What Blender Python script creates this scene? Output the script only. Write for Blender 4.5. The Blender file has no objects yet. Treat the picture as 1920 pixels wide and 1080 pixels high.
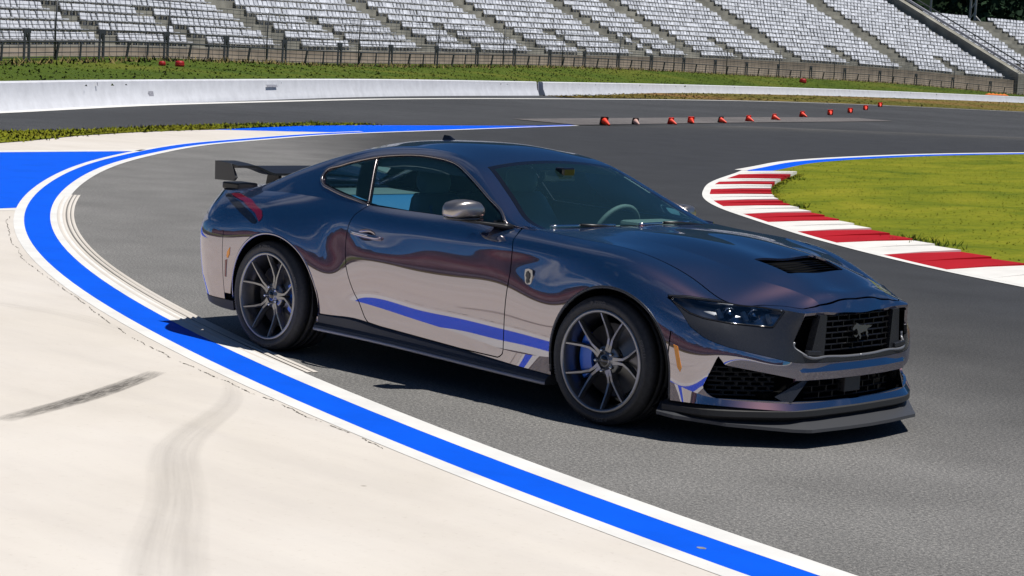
import bpy, math, random
import numpy as np
from mathutils import Vector, Matrix
random.seed(7)
RNG = np.random.default_rng(7)
SC = bpy.context.scene
COL = SC.collection

# ------------------------------------------------------------------ camera
CAM_POS = np.array([8.0897, -8.49894, 1.85705])
YAW, PITCH, ROLL, FPX = -0.77359, -0.11567, 0.05465, 3766.0
def cam_axes():
    cy, sy, cp, sp = math.cos(YAW), math.sin(YAW), math.cos(PITCH), math.sin(PITCH)
    f = np.array([sy*cp, cy*cp, sp]); r = np.array([cy, -sy, 0.0]); u = np.cross(r, f)
    cr, sr = math.cos(ROLL), math.sin(ROLL)
    return cr*r + sr*u, -sr*r + cr*u, f
_r, _u, _f = cam_axes()
cam_data = bpy.data.cameras.new('camera')
cam = bpy.data.objects.new('camera', cam_data); COL.objects.link(cam)
cam_data.sensor_width = 36.0
cam_data.lens = FPX/1920*36
cam_data.clip_start = 0.1; cam_data.clip_end = 6000
cam.matrix_world = Matrix(((_r[0], _u[0], -_f[0], CAM_POS[0]), (_r[1], _u[1], -_f[1], CAM_POS[1]),
                           (_r[2], _u[2], -_f[2], CAM_POS[2]), (0, 0, 0, 1)))
SC.camera = cam

# ------------------------------------------------------------------ sky and sun
SUN = Vector((0.34, 0.13, 1.0)).normalized()
SUN_EL = math.asin(SUN.z); SUN_AZ = math.atan2(SUN.x, SUN.y)
world = bpy.data.worlds.new('World'); SC.world = world; world.use_nodes = True
wn, wl = world.node_tree.nodes, world.node_tree.links
wn.clear()
w_out = wn.new('ShaderNodeOutputWorld'); w_bg = wn.new('ShaderNodeBackground')
sky = wn.new('ShaderNodeTexSky'); sky.sky_type = 'NISHITA'; sky.sun_disc = False
sky.sun_elevation = SUN_EL; sky.sun_rotation = SUN_AZ
sky.altitude = 600; sky.air_density = 0.55; sky.dust_density = 0.05; sky.ozone_density = 5.0
tc = wn.new('ShaderNodeTexCoord'); sep = wn.new('ShaderNodeSeparateXYZ')
wl.new(tc.outputs['Generated'], sep.inputs[0])
# scattered fair-weather clouds: noise on the plane where a view ray meets the cloud layer
mx = wn.new('ShaderNodeMath'); mx.operation = 'MAXIMUM'; mx.inputs[1].default_value = 0.06
wl.new(sep.outputs['Z'], mx.inputs[0])
dx = wn.new('ShaderNodeMath'); dx.operation = 'DIVIDE'; wl.new(sep.outputs['X'], dx.inputs[0]); wl.new(mx.outputs[0], dx.inputs[1])
dy = wn.new('ShaderNodeMath'); dy.operation = 'DIVIDE'; wl.new(sep.outputs['Y'], dy.inputs[0]); wl.new(mx.outputs[0], dy.inputs[1])
cmb = wn.new('ShaderNodeCombineXYZ'); wl.new(dx.outputs[0], cmb.inputs[0]); wl.new(dy.outputs[0], cmb.inputs[1])
cn = wn.new('ShaderNodeTexNoise'); cn.inputs['Scale'].default_value = 0.62; cn.inputs['Detail'].default_value = 7; cn.inputs['Roughness'].default_value = 0.58
cn.inputs['Distortion'].default_value = 0.5
wl.new(cmb.outputs[0], cn.inputs['Vector'])
cr_ = wn.new('ShaderNodeValToRGB'); cr_.color_ramp.elements[0].position = 0.53; cr_.color_ramp.elements[1].position = 0.74
cr_.color_ramp.elements[0].color = (0, 0, 0, 1); cr_.color_ramp.elements[1].color = (0.7, 0.7, 0.7, 1)
wl.new(cn.outputs['Fac'], cr_.inputs[0])
cmix = wn.new('ShaderNodeMix'); cmix.data_type = 'RGBA'
deep = wn.new('ShaderNodeMix'); deep.data_type = 'RGBA'; deep.blend_type = 'MULTIPLY'; deep.inputs[0].default_value = 1.0
wl.new(sky.outputs[0], deep.inputs[6]); deep.inputs[7].default_value = (0.34, 0.80, 1.08, 1)   # polarised deep blue
wl.new(cr_.outputs['Color'], cmix.inputs[0]); wl.new(deep.outputs[2], cmix.inputs[6])
cmix.inputs[7].default_value = (10.0, 10.2, 11.0, 1)
wl.new(cmix.outputs[2], w_bg.inputs['Color'])
w_bg.inputs['Strength'].default_value = 0.052
wl.new(w_bg.outputs[0], w_out.inputs[0])
sun_d = bpy.data.lights.new('sun', 'SUN'); sun_d.energy = 4.3; sun_d.angle = math.radians(0.55); sun_d.color = (1.0, 0.965, 0.91)
sun_o = bpy.data.objects.new('sun', sun_d); COL.objects.link(sun_o)
sun_o.rotation_euler = SUN.to_track_quat('Z', 'Y').to_euler(); sun_o.location = (0, 0, 40)
vs = SC.view_settings; vs.view_transform = 'Standard'; vs.look = 'None'; vs.gamma = 1; vs.exposure = 0.13; vs.use_curve_mapping = False
SC.cycles.max_bounces = 10; SC.cycles.transparent_max_bounces = 16; SC.cycles.glossy_bounces = 6
SC.cycles.caustics_reflective = False; SC.cycles.caustics_refractive = False
SC.cycles.sample_clamp_indirect = 6.0

# ------------------------------------------------------------------ helpers: objects
def tag(o, label=None, cat=None, group=None, kind=None):
    if label: o['label'] = label
    if cat: o['category'] = cat
    if group: o['group'] = group
    if kind: o['kind'] = kind
    return o
def empty(name, loc=(0, 0, 0)):
    o = bpy.data.objects.new(name, None); COL.objects.link(o); o.location = loc; o.empty_display_size = 0.2
    return o
def link(name, me, parent=None, kind=None):
    o = bpy.data.objects.new(name, me); COL.objects.link(o)
    if parent is not None: o.parent = parent
    if kind: o['kind'] = kind
    return o
def mesh(name, V, F, mat=None, smooth=True):
    me = bpy.data.meshes.new(name)
    me.from_pydata([tuple(map(float, v)) for v in V], [], [tuple(f) for f in F])
    if mat: me.materials.append(mat)
    if smooth and len(me.polygons): me.polygons.foreach_set('use_smooth', [True]*len(me.polygons))
    me.update()
    return me
def make(name, V, F, mat=None, parent=None, smooth=True, kind=None, split=None, solid=None, bevel=None):
    o = link(name, mesh(name, V, F, mat, smooth), parent, kind)
    if solid:
        m = o.modifiers.new('thickness', 'SOLIDIFY'); m.thickness = solid; m.offset = -1
    if bevel:
        m = o.modifiers.new('bevel', 'BEVEL'); m.width = bevel; m.segments = 2; m.limit_method = 'ANGLE'
    if split:
        m = o.modifiers.new('split', 'EDGE_SPLIT'); m.split_angle = math.radians(split)
    return o
class MB:
    """collects faces for one mesh"""
    def __init__(s): s.V = []; s.F = []
    def add(s, V, F):
        n = len(s.V); s.V += [tuple(map(float, v)) for v in V]; s.F += [tuple(i+n for i in f) for f in F]; return s
    def box(s, lo, hi):
        x0, y0, z0 = lo; x1, y1, z1 = hi
        return s.add([(x0,y0,z0),(x1,y0,z0),(x1,y1,z0),(x0,y1,z0),(x0,y0,z1),(x1,y0,z1),(x1,y1,z1),(x0,y1,z1)],
                     [(0,3,2,1),(4,5,6,7),(0,1,5,4),(1,2,6,5),(2,3,7,6),(3,0,4,7)])
    def bar(s, a, b, w, h=None, up=(0, 0, 1)):
        """box-section bar from a to b"""
        a = np.array(a, float); b = np.array(b, float); h = h or w
        d = b-a; L = np.linalg.norm(d); d = d/max(L, 1e-9); up = np.array(up, float)
        if abs(d@up) > 0.95: up = np.array((1.0, 0, 0))
        r = np.cross(d, up); r /= np.linalg.norm(r); u = np.cross(r, d)
        V = [p+r*sx*w/2+u*sz*h/2 for p in (a, b) for sx, sz in ((-1,-1),(1,-1),(1,1),(-1,1))]
        return s.add(V, [(0,1,2,3),(7,6,5,4),(0,4,5,1),(1,5,6,2),(2,6,7,3),(3,7,4,0)])
    def tube(s, pts, rad, n=8, closed=False, cap=True):
        P = np.array(pts, float); m = len(P)
        rad = np.full(m, rad) if np.isscalar(rad) else np.array(rad)
        if closed: T = np.roll(P, -1, 0)-np.roll(P, 1, 0)
        else: T = np.gradient(P, axis=0)
        T /= np.linalg.norm(T, axis=1)[:, None]+1e-12
        ref = np.array((0, 0, 1.0)) if abs(T[0, 2]) < .9 else np.array((1.0, 0, 0))
        V = []; 
        for i in range(m):
            r = np.cross(T[i], ref); nr = np.linalg.norm(r)
            if nr < 1e-6: r = np.cross(T[i], (0, 1, 0)); nr = np.linalg.norm(r)
            r /= nr; u = np.cross(r, T[i]); ref = u
            for k in range(n):
                a = 2*math.pi*k/n; V.append(P[i]+rad[i]*(math.cos(a)*r+math.sin(a)*u))
        F = []
        for i in range(m if closed else m-1):
            j = (i+1) % m
            for k in range(n): F.append((i*n+k, i*n+(k+1) % n, j*n+(k+1) % n, j*n+k))
        if cap and not closed: F += [tuple(range(n-1, -1, -1)), tuple(range((m-1)*n, m*n))]
        return s.add(V, F)
    def prism(s, poly, z0, z1):
        """2-D polygon (counter-clockwise) extruded from z0 to z1"""
        n = len(poly); V = [(x, y, z0) for x, y in poly]+[(x, y, z1) for x, y in poly]
        F = [tuple(range(n-1, -1, -1)), tuple(range(n, 2*n))]+[(i, (i+1) % n, (i+1) % n+n, i+n) for i in range(n)]
        return s.add(V, F)
    def obj(s, name, mat, parent=None, **kw): return make(name, s.V, s.F, mat, parent, **kw)
def mirror(V, F):
    V = np.array(V, float); V[:, 1] *= -1
    return V, [tuple(reversed(f)) for f in F]

# ------------------------------------------------------------------ helpers: curves, lofts, clipping
def spline(x, Y, xq):
    """natural cubic spline (second-derivative continuous)"""
    x = np.asarray(x, float); Y = np.asarray(Y, float); sh = Y.shape[1:]; Y = Y.reshape(len(x), -1); n = len(x)
    h = np.diff(x); A = np.zeros((n, n)); B = np.zeros((n, Y.shape[1])); A[0, 0] = A[-1, -1] = 1
    for i in range(1, n-1):
        A[i, i-1] = h[i-1]; A[i, i] = 2*(h[i-1]+h[i]); A[i, i+1] = h[i]
        B[i] = 6*((Y[i+1]-Y[i])/h[i]-(Y[i]-Y[i-1])/h[i-1])
    M = np.linalg.solve(A, B); xq = np.asarray(xq, float)
    k = np.clip(np.searchsorted(x, xq)-1, 0, n-2); hk = h[k][:, None]
    a = (x[k+1]-xq)[:, None]/hk; b = 1-a
    R = a*Y[k]+b*Y[k+1]+((a**3-a)*M[k]+(b**3-b)*M[k+1])*hk**2/6
    return R.reshape((len(xq),)+sh)
def curve(pts, n):
    P = np.array(pts, float); t = np.r_[0, np.cumsum(np.linalg.norm(np.diff(P, axis=0), axis=1))]
    return spline(t, P, np.linspace(0, t[-1], n))
def f1(xs, ys):
    xs = np.array(xs, float); ys = np.array(ys, float); o = np.argsort(xs); xs = xs[o]; ys = ys[o]
    return lambda q: spline(xs, ys[:, None], np.clip(np.atleast_1d(q), xs[0], xs[-1]))[:, 0]
def loft(L, nt, ns, crease=(), t_dense=None):
    """L: (lines, stations, 3) control net -> grid (nt, rows, 3) with rows doubled at creases"""
    L = np.asarray(L, float)
    ch = np.linalg.norm(np.diff(L, axis=1), axis=2).mean(0); t = np.r_[0, np.cumsum(ch)]
    tq = np.linspace(t[0], t[-1], nt) if t_dense is None else t_dense(t)
    D = np.stack([spline(t, l, tq) for l in L])
    sk = np.r_[0, np.cumsum(np.linalg.norm(np.diff(D, axis=0), axis=2).mean(1))]
    cuts = [0]+list(crease)+[len(L)-1]; G = []
    for a, b in zip(cuts[:-1], cuts[1:]):
        m = max(2, int(round(ns*(sk[b]-sk[a])/sk[-1]))+1)
        G.append(spline(sk[a:b+1], D[a:b+1], np.linspace(sk[a], sk[b], m)))
    return G
def grid_faces(nr, nc, off=0):
    return [(off+j*nc+i, off+(j+1)*nc+i, off+(j+1)*nc+i+1, off+j*nc+i+1) for j in range(nr-1) for i in range(nc-1)]
def poly_sd(P, poly):
    """signed distance to a 2-D polygon, positive inside"""
    P = np.asarray(P, float); Q = np.asarray(poly, float); d = np.full(len(P), 1e9); ins = np.zeros(len(P), bool)
    for i in range(len(Q)):
        a = Q[i]; b = Q[(i+1) % len(Q)]; e = b-a; w = P-a
        t = np.clip((w@e)/max(e@e, 1e-12), 0, 1); d = np.minimum(d, np.linalg.norm(w-t[:, None]*e, axis=1))
        c = (a[1] > P[:, 1]) != (b[1] > P[:, 1])
        with np.errstate(divide='ignore', invalid='ignore'):
            xi = a[0]+(P[:, 1]-a[1])/(b[1]-a[1])*(b[0]-a[0])
        ins ^= c & (P[:, 0] < xi)
    return np.where(ins, d, -d)
def clip(V, F, f):
    """keep the part of a mesh where f > 0, cutting faces along f = 0"""
    f = np.where(np.abs(f) < 1e-7, 1e-7, f)
    pos = f > 0; NV = []; idx = {}; cut = {}; NF = []
    V = np.asarray(V, float)
    def vi(i):
        if i not in idx: idx[i] = len(NV); NV.append(V[i])
        return idx[i]
    def ce(i, j):
        k = (i, j) if i < j else (j, i)
        if k not in cut:
            t = f[i]/(f[i]-f[j]); cut[k] = len(NV); NV.append(V[i]+(V[j]-V[i])*t)
        return cut[k]
    for fc in F:
        s = [pos[i] for i in fc]
        if all(s): NF.append(tuple(vi(i) for i in fc))
        elif any(s):
            o = []
            for a in range(len(fc)):
                i, j = fc[a], fc[(a+1) % len(fc)]
                if pos[i]: o.append(vi(i))
                if pos[i] != pos[j]: o.append(ce(i, j))
            if len(o) > 2: NF.append(tuple(o))
    return (np.array(NV) if NV else np.zeros((0, 3))), NF
def cutm(M, *fs):
    V, F = M
    for f in fs:
        if len(V) == 0: break
        V, F = clip(V, F, f(V))
    return V, F
def boundary(M):
    """ordered boundary loops of a mesh"""
    V, F = M; e = {}
    for f in F:
        for a in range(len(f)):
            i, j = f[a], f[(a+1) % len(f)]
            if (j, i) in e: del e[(j, i)]
            else: e[(i, j)] = 1
    nx = {i: j for i, j in e}; loops = []
    while nx:
        s = next(iter(nx)); l = [s]; c = nx.pop(s)
        while c != s and c in nx: l.append(c); c = nx.pop(c)
        loops.append(V[l])
    return loops

# ------------------------------------------------------------------ helpers: materials
def nodes(name):
    m = bpy.data.materials.new(name); m.use_nodes = True
    nt = m.node_tree; b = nt.nodes['Principled BSDF']
    return m, nt.nodes, nt.links, b
def plain(name, col, rough=0.5, metal=0.0, noise=0.0, scale=40.0, bump=0.0, coat=0.0, spec=0.5, rough_var=0.0):
    m, n, l, b = nodes(name)
    b.inputs['Base Color'].default_value = (*col, 1); b.inputs['Roughness'].default_value = rough
    b.inputs['Metallic'].default_value = metal; b.inputs['Coat Weight'].default_value = coat
    b.inputs['Specular IOR Level'].default_value = spec; b.inputs['Coat Roughness'].default_value = 0.03
    if noise or bump or rough_var:
        tcn = n.new('ShaderNodeTexCoord'); nz = n.new('ShaderNodeTexNoise'); nz.inputs['Scale'].default_value = scale; nz.inputs['Detail'].default_value = 6
        l.new(tcn.outputs['Object'], nz.inputs['Vector'])
        if noise:
            r = n.new('ShaderNodeValToRGB'); l.new(nz.outputs['Fac'], r.inputs[0])
            r.color_ramp.elements[0].position = 0.3; r.color_ramp.elements[1].position = 0.7
            r.color_ramp.elements[0].color = (*[c*(1-noise) for c in col], 1); r.color_ramp.elements[1].color = (*[min(1, c*(1+noise)) for c in col], 1)
            l.new(r.outputs[0], b.inputs['Base Color'])
        if bump:
            bp = n.new('ShaderNodeBump'); bp.inputs['Strength'].default_value = bump; bp.inputs['Distance'].default_value = 0.01
            l.new(nz.outputs['Fac'], bp.inputs['Height']); l.new(bp.outputs[0], b.inputs['Normal'])
        if rough_var:
            mr = n.new('ShaderNodeMapRange'); mr.inputs['To Min'].default_value = max(0, rough-rough_var); mr.inputs['To Max'].default_value = rough+rough_var
            l.new(nz.outputs['Fac'], mr.inputs['Value']); l.new(mr.outputs[0], b.inputs['Roughness'])
    return m
def mathn(n, l, op, a, b=None, clamp=False):
    k = n.new('ShaderNodeMath'); k.operation = op; k.use_clamp = clamp
    for i, v in enumerate((a, b)):
        if v is None: continue
        if hasattr(v, 'links'): l.new(v, k.inputs[i])
        else: k.inputs[i].default_value = v
    return k.outputs[0]
def noisen(n, l, vec, scale, detail=4, rough=0.55, dist=0.0):
    k = n.new('ShaderNodeTexNoise'); k.inputs['Scale'].default_value = scale; k.inputs['Detail'].default_value = detail
    k.inputs['Roughness'].default_value = rough; k.inputs['Distortion'].default_value = dist
    l.new(vec, k.inputs['Vector']); return k.outputs['Fac']
def rampn(n, l, fac, stops):
    k = n.new('ShaderNodeValToRGB'); l.new(fac, k.inputs[0]); e = k.color_ramp.elements
    while len(e) < len(stops): e.new(0.5)
    for el, (p, c) in zip(e, stops): el.position = p; el.color = (*c, 1)
    return k.outputs['Color']
def mixn(n, l, fac, a, b, mode='MIX'):
    k = n.new('ShaderNodeMix'); k.data_type = 'RGBA'; k.blend_type = mode
    for key, v in ((0, fac), (6, a), (7, b)):
        if hasattr(v, 'links'): l.new(v, k.inputs[key])
        elif key == 0: k.inputs[key].default_value = v
        else: k.inputs[key].default_value = (*v, 1)
    return k.outputs[2]

# ================================================================== GROUND
def asphalt_mat(name, radial=True, base=(0.055, 0.057, 0.060)):
    m, n, l, b = nodes(name)
    tcn = n.new('ShaderNodeTexCoord'); P = tcn.outputs['Object']
    sp = n.new('ShaderNodeSeparateXYZ'); l.new(P, sp.inputs[0])
    if radial:   # worn pale outer margin of the bend, dark rubbered line further in
        ax = mathn(n, l, 'SUBTRACT', sp.outputs['X'], 10.0); ay = mathn(n, l, 'SUBTRACT', sp.outputs['Y'], 33.07)
        r = mathn(n, l, 'SQRT', mathn(n, l, 'ADD', mathn(n, l, 'MULTIPLY', ax, ax), mathn(n, l, 'MULTIPLY', ay, ay)))
        wob = noisen(n, l, P, 0.35, 4); r = mathn(n, l, 'ADD', r, mathn(n, l, 'MULTIPLY', mathn(n, l, 'SUBTRACT', wob, 0.5), 1.4))
        fade = mathn(n, l, 'MULTIPLY', mathn(n, l, 'SUBTRACT', sp.outputs['Y'], 12.0), 1/16.0, True)
        r = mathn(n, l, 'SUBTRACT', r, mathn(n, l, 'MULTIPLY', fade, 10.0))
        fac = mathn(n, l, 'MULTIPLY', mathn(n, l, 'SUBTRACT', r, 24.0), 1/16.0, True)
        col = rampn(n, l, fac, [(0.0, (0.036, 0.038, 0.043)), (0.30, (0.040, 0.042, 0.046)), (0.46, (0.066, 0.065, 0.064)), (0.64, (0.180, 0.176, 0.170)), (0.78, (0.190, 0.186, 0.178))])
    else:
        wob = noisen(n, l, P, 0.12, 4)
        col = rampn(n, l, wob, [(0.3, tuple(c*0.8 for c in base)), (0.7, tuple(c*1.2 for c in base))])
    big = noisen(n, l, P, 1.1, 5); col = mixn(n, l, 0.9, col, rampn(n, l, big, [(0.25, (0.78,)*3), (0.75, (1.2,)*3)]), 'MULTIPLY')
    sp1 = noisen(n, l, P, 55, 3, 0.7); sp2 = noisen(n, l, P, 130, 2, 0.8)
    col = mixn(n, l, 1.0, col, rampn(n, l, sp1, [(0.27, (0.45,)*3), (0.5, (0.95,)*3), (0.72, (1.65, 1.62, 1.56))]), 'MULTIPLY')
    col = mixn(n, l, 0.85, col, rampn(n, l, sp2, [(0.3, (0.42,)*3), (0.52, (0.95,)*3), (0.72, (2.0,)*3)]), 'MULTIPLY')
    l.new(col, b.inputs['Base Color']); b.inputs['Roughness'].default_value = 0.82; b.inputs['Specular IOR Level'].default_value = 0.35
    bp = n.new('ShaderNodeBump'); bp.inputs['Strength'].default_value = 0.5; bp.inputs['Distance'].default_value = 0.006
    l.new(sp1, bp.inputs['Height']); l.new(bp.outputs[0], b.inputs['Normal'])
    return m
def concrete_mat():
    m, n, l, b = nodes('concrete')
    tcn = n.new('ShaderNodeTexCoord'); P = tcn.outputs['Object']
    a = noisen(n, l, P, 0.55, 6, 0.6, 0.4)
    col = rampn(n, l, a, [(0.25, (0.595, 0.545, 0.475)), (0.5, (0.66, 0.61, 0.545)), (0.75, (0.70, 0.655, 0.595))])
    st = n.new('ShaderNodeMapping'); st.inputs['Scale'].default_value = (0.35, 2.2, 1); st.inputs['Rotation'].default_value = (0, 0, 0.8); l.new(P, st.inputs[0])
    col = mixn(n, l, 0.8, col, rampn(n, l, noisen(n, l, st.outputs[0], 1.3, 7, 0.62), [(0.3, (0.90, 0.90, 0.91)), (0.6, (1.0, 1.0, 1.0))]), 'MULTIPLY')
    col = mixn(n, l, 0.7, col, rampn(n, l, noisen(n, l, P, 28, 5, 0.7), [(0.22, (0.80, 0.78, 0.75)), (0.42, (1.0, 1.0, 1.0))]), 'MULTIPLY')
    # small pock marks
    vo = n.new('ShaderNodeTexVoronoi'); vo.inputs['Scale'].default_value = 1.6; l.new(P, vo.inputs['Vector'])
    pk = rampn(n, l, vo.outputs['Distance'], [(0.012, (0.45, 0.42, 0.38)), (0.03, (1, 1, 1))])
    col = mixn(n, l, 0.8, col, pk, 'MULTIPLY')
    l.new(col, b.inputs['Base Color']); b.inputs['Roughness'].default_value = 0.85
    bp = n.new('ShaderNodeBump'); bp.inputs['Strength'].default_value = 0.15; bp.inputs['Distance'].default_value = 0.004
    l.new(noisen(n, l, P, 60, 4), bp.inputs['Height']); l.new(bp.outputs[0], b.inputs['Normal'])
    return m
def paint_mat(name, col, wear=(0.5, 0.5, 0.5), amount=0.5):
    m, n, l, b = nodes(name); tcn = n.new('ShaderNodeTexCoord'); P = tcn.outputs['Object']
    a = noisen(n, l, P, 2.0, 6, 0.65); c = rampn(n, l, a, [(0.3, tuple(x*0.88 for x in col)), (0.7, tuple(min(1, x*1.06) for x in col))])
    w = rampn(n, l, noisen(n, l, P, 22, 6, 0.75), [(0.24, (amount,)*3), (0.36, (0, 0, 0))])
    c = mixn(n, l, w, c, wear); l.new(c, b.inputs['Base Color']); b.inputs['Roughness'].default_value = 0.75; b.inputs['Specular IOR Level'].default_value = 0.12
    bp = n.new('ShaderNodeBump'); bp.inputs['Strength'].default_value = 0.2; bp.inputs['Distance'].default_value = 0.003
    l.new(noisen(n, l, P, 90, 3), bp.inputs['Height']); l.new(bp.outputs[0], b.inputs['Normal'])
    return m
def grass_mat(name, c0, c1, c2, dry=(0.22, 0.16, 0.05), dry_amt=0.0, scale=0.5, blade=False):
    m, n, l, b = nodes(name); tcn = n.new('ShaderNodeTexCoord'); P = tcn.outputs['Object']
    st = n.new('ShaderNodeMapping'); st.inputs['Scale'].default_value = (1, 0.45, 1); st.inputs['Rotation'].default_value = (0, 0, 0.7); l.new(P, st.inputs[0])
    a = noisen(n, l, st.outputs[0], scale, 6, 0.62, 0.5); c = rampn(n, l, a, [(0.28, c0), (0.5, c1), (0.72, c2)])
    if dry_amt: c = mixn(n, l, rampn(n, l, noisen(n, l, P, scale*0.7, 5), [(0.62-dry_amt*0.3, (0, 0, 0)), (0.72, (1, 1, 1))]), c, dry)
    c = mixn(n, l, 0.8, c, rampn(n, l, noisen(n, l, P, 9, 6, 0.75), [(0.25, (0.55, 0.6, 0.5)), (0.72, (1.35, 1.3, 1.3))]), 'MULTIPLY')
    l.new(c, b.inputs['Base Color']); b.inputs['Roughness'].default_value = 0.9; b.inputs['Specular IOR Level'].default_value = 0.15
    if blade:   # thin leaves pass light: shade them like the turf they stand in
        up = n.new('ShaderNodeCombineXYZ'); up.inputs[2].default_value = 1.0; l.new(up.outputs[0], b.inputs['Normal'])
    return m
M_ASPH = asphalt_mat('asphalt'); M_FAR = asphalt_mat('far_asphalt', False, (0.052, 0.054, 0.058))
M_PATCH = asphalt_mat('pale_asphalt', False, (0.15, 0.138, 0.135))
M_CONC = concrete_mat()
M_BLUE = paint_mat('blue_paint', (0.000, 0.098, 0.74), (0.01, 0.10, 0.55), 0.4)
M_WHITE = paint_mat('white_paint', (0.74, 0.73, 0.70), (0.38, 0.36, 0.33), 0.7)
M_KRED = paint_mat('red_paint', (0.42, 0.012, 0.020), (0.16, 0.06, 0.055), 0.9)
M_KWHT = paint_mat('kerb_white', (0.76, 0.74, 0.70), (0.30, 0.28, 0.25), 0.9)
M_GRASS = grass_mat('grass', (0.075, 0.115, 0.005), (0.165, 0.185, 0.008), (0.245, 0.235, 0.016), scale=0.9)
M_BANK = grass_mat('bank_grass', (0.042, 0.075, 0.008), (0.070, 0.105, 0.010), (0.125, 0.135, 0.018), scale=0.25)
M_VERGE = grass_mat('verge_grass', (0.060, 0.080, 0.010), (0.120, 0.110, 0.020), (0.170, 0.140, 0.035), (0.24, 0.13, 0.05), 0.6, 0.12)

M_GRASSB = grass_mat('grass_blade', (0.09, 0.135, 0.006), (0.185, 0.205, 0.009), (0.27, 0.26, 0.018), scale=0.9, blade=True)
M_BANKB = grass_mat('bank_blade', (0.042, 0.075, 0.008), (0.075, 0.110, 0.010), (0.140, 0.150, 0.020), scale=0.25, blade=True)
M_VERGEB = grass_mat('verge_blade', (0.07, 0.085, 0.010), (0.13, 0.12, 0.022), (0.19, 0.155, 0.04), (0.24, 0.13, 0.05), 0.6, 0.12, blade=True)

def sheet(name, poly, z, mat, kind='structure', parent=None):
    """flat polygon in the ground plane, triangulated by ear clipping"""
    from mathutils.geometry import tessellate_polygon
    V = [(x, y, z) for x, y in poly]
    T = tessellate_polygon([[Vector(v) for v in V]])
    F = []
    for t in T:
        a, b, c = (Vector(V[i]) for i in t)
        F.append(tuple(t) if (b-a).cross(c-a).z > 0 else tuple(reversed(t)))
    return make(name, V, F, mat, parent, smooth=False, kind=kind)
def ribbon(name, A, B, z, mat, kind='structure', parent=None):
    A = np.asarray(A); B = np.asarray(B); n = len(A)
    V = [(*p, z) for p in A]+[(*p, z) for p in B]
    a, b, c = np.array(V[0]), np.array(V[1]), np.array(V[n])
    F = [(i, i+1, n+i+1, n+i) for i in range(n-1)]
    if np.cross(b-a, c-a)[2] < 0: F = [tuple(reversed(f)) for f in F]
    return make(name, V, F, mat, parent, smooth=False, kind=kind)

ground = sheet('ground', [(-2500, -2500), (2500, -2500), (2500, 2500), (-2500, 2500)], -0.03, M_BANK)
far_track = sheet('far_track', [(-140, -60), (-20, -60), (-14, -8), (-21, 9.1), (-24.9, 14.4), (-27.4, 19.2), (-28.2, 23), (-29.8, 32), (-31, 40), (-24, 62), (20, 150), (20, 260), (-140, 260)], -0.004, M_FAR)
# ------- the bend, in polar form about its centre
PC = np.array([9.98, 33.07])
_pol = np.array([(-29.68, 32.35), (-28.1, 28.3), (-26.28, 24.08), (-24.87, 20.66), (-23.72, 18.19), (-21.83, 15.0), (-20.39, 12.75), (-18.48, 10.45), (-16.34, 8.2)])-PC
_pth = np.unwrap(np.arctan2(_pol[:, 1], _pol[:, 0])); _pth = np.where(_pth < 0, _pth+2*np.pi, _pth)
_prr = np.linalg.norm(_pol, axis=1)
_ths = np.r_[_pth, np.linspace(_pth[-1]+0.12, 2*np.pi*0.98, 12)]; _rs = np.r_[_prr, np.full(12, 36.06)]
def bend(off, th0=None, th1=None, n=220):
    th0 = _ths[0] if th0 is None else th0; th1 = _ths[-1] if th1 is None else th1
    th = np.linspace(th0, th1, n); r = spline(_ths, _rs[:, None], th)[:, 0]
    o = off(th) if callable(off) else off
    return PC+np.stack([np.cos(th), np.sin(th)], -1)*(r+o)[:, None]
track = sheet('track', list(map(tuple, bend(0.05)[::-1]))+[(-29.8, 34), (-31.5, 42), (-24, 62), (0, 84), (60, 90), (75, 40), (70, 0)], 0.0, M_ASPH)
conc_edge = bend(0.02)
concrete = sheet('concrete_apron', [tuple(p) for p in conc_edge]+[(90, -3), (90, -40), (-40, -40), (-32, -22), (-20, -9), (-17.6, -2), (-18.6, 4.6), (-20.27, 8.66), (-20.85, 9.52), (-22.46, 11.6), (-23.64, 13.55), (-24.7, 15.6), (-25.0, 16.5), (-27.1, 20.5), (-27.95, 23.35), (-28.9, 29.0), (-29.72, 32.4)], 0.004, M_CONC)
ribbon('blue_band', bend(0.0), bend(lambda t: 0.25+0*t), 0.0055, M_BLUE)
ribbon('white_line', bend(-0.135), bend(0.0), 0.0060, M_WHITE)
ribbon('white_line', bend(0.25, _ths[3]), bend(0.35, _ths[3]), 0.0060, M_WHITE)
# blue block left of the bend
_bb = bend(0.35, n=400); _sel = _bb[(_bb[:, 0] > -18.6) & (_bb[:, 0] < -9.97) & (_bb[:, 1] < 15)]
sheet('blue_block', [tuple(p) for p in _sel]+[(-10.02, 2.45), (-11.2, -4.0), (-17.5, 2.0), (-18.2, 7.42)], 0.0052, M_BLUE)
sheet('white_line', [(-18.62, 10.2), (-18.24, 7.42), (-17.54, 2.0), (-17.85, 2.0), (-18.55, 7.42), (-18.95, 10.55)], 0.0060, M_WHITE)
sheet('white_line', [(-9.97, 2.64), (-10.02, 2.45), (-11.2, -4.0), (-11.0, -4.0), (-9.83, 2.42), (-9.82, 2.55)], 0.0058, M_WHITE)
# far blue wedge
sheet('blue_wedge', [(-25.02, 16.45), (-24.75, 18.3), (-24.62, 20.1), (-26.2, 24.2), (-27.75, 28.0), (-29.3, 31.7), (-29.5, 31.7), (-28.85, 29.0), (-27.9, 23.3), (-27.08, 20.5)], 0.0052, M_BLUE)
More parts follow.
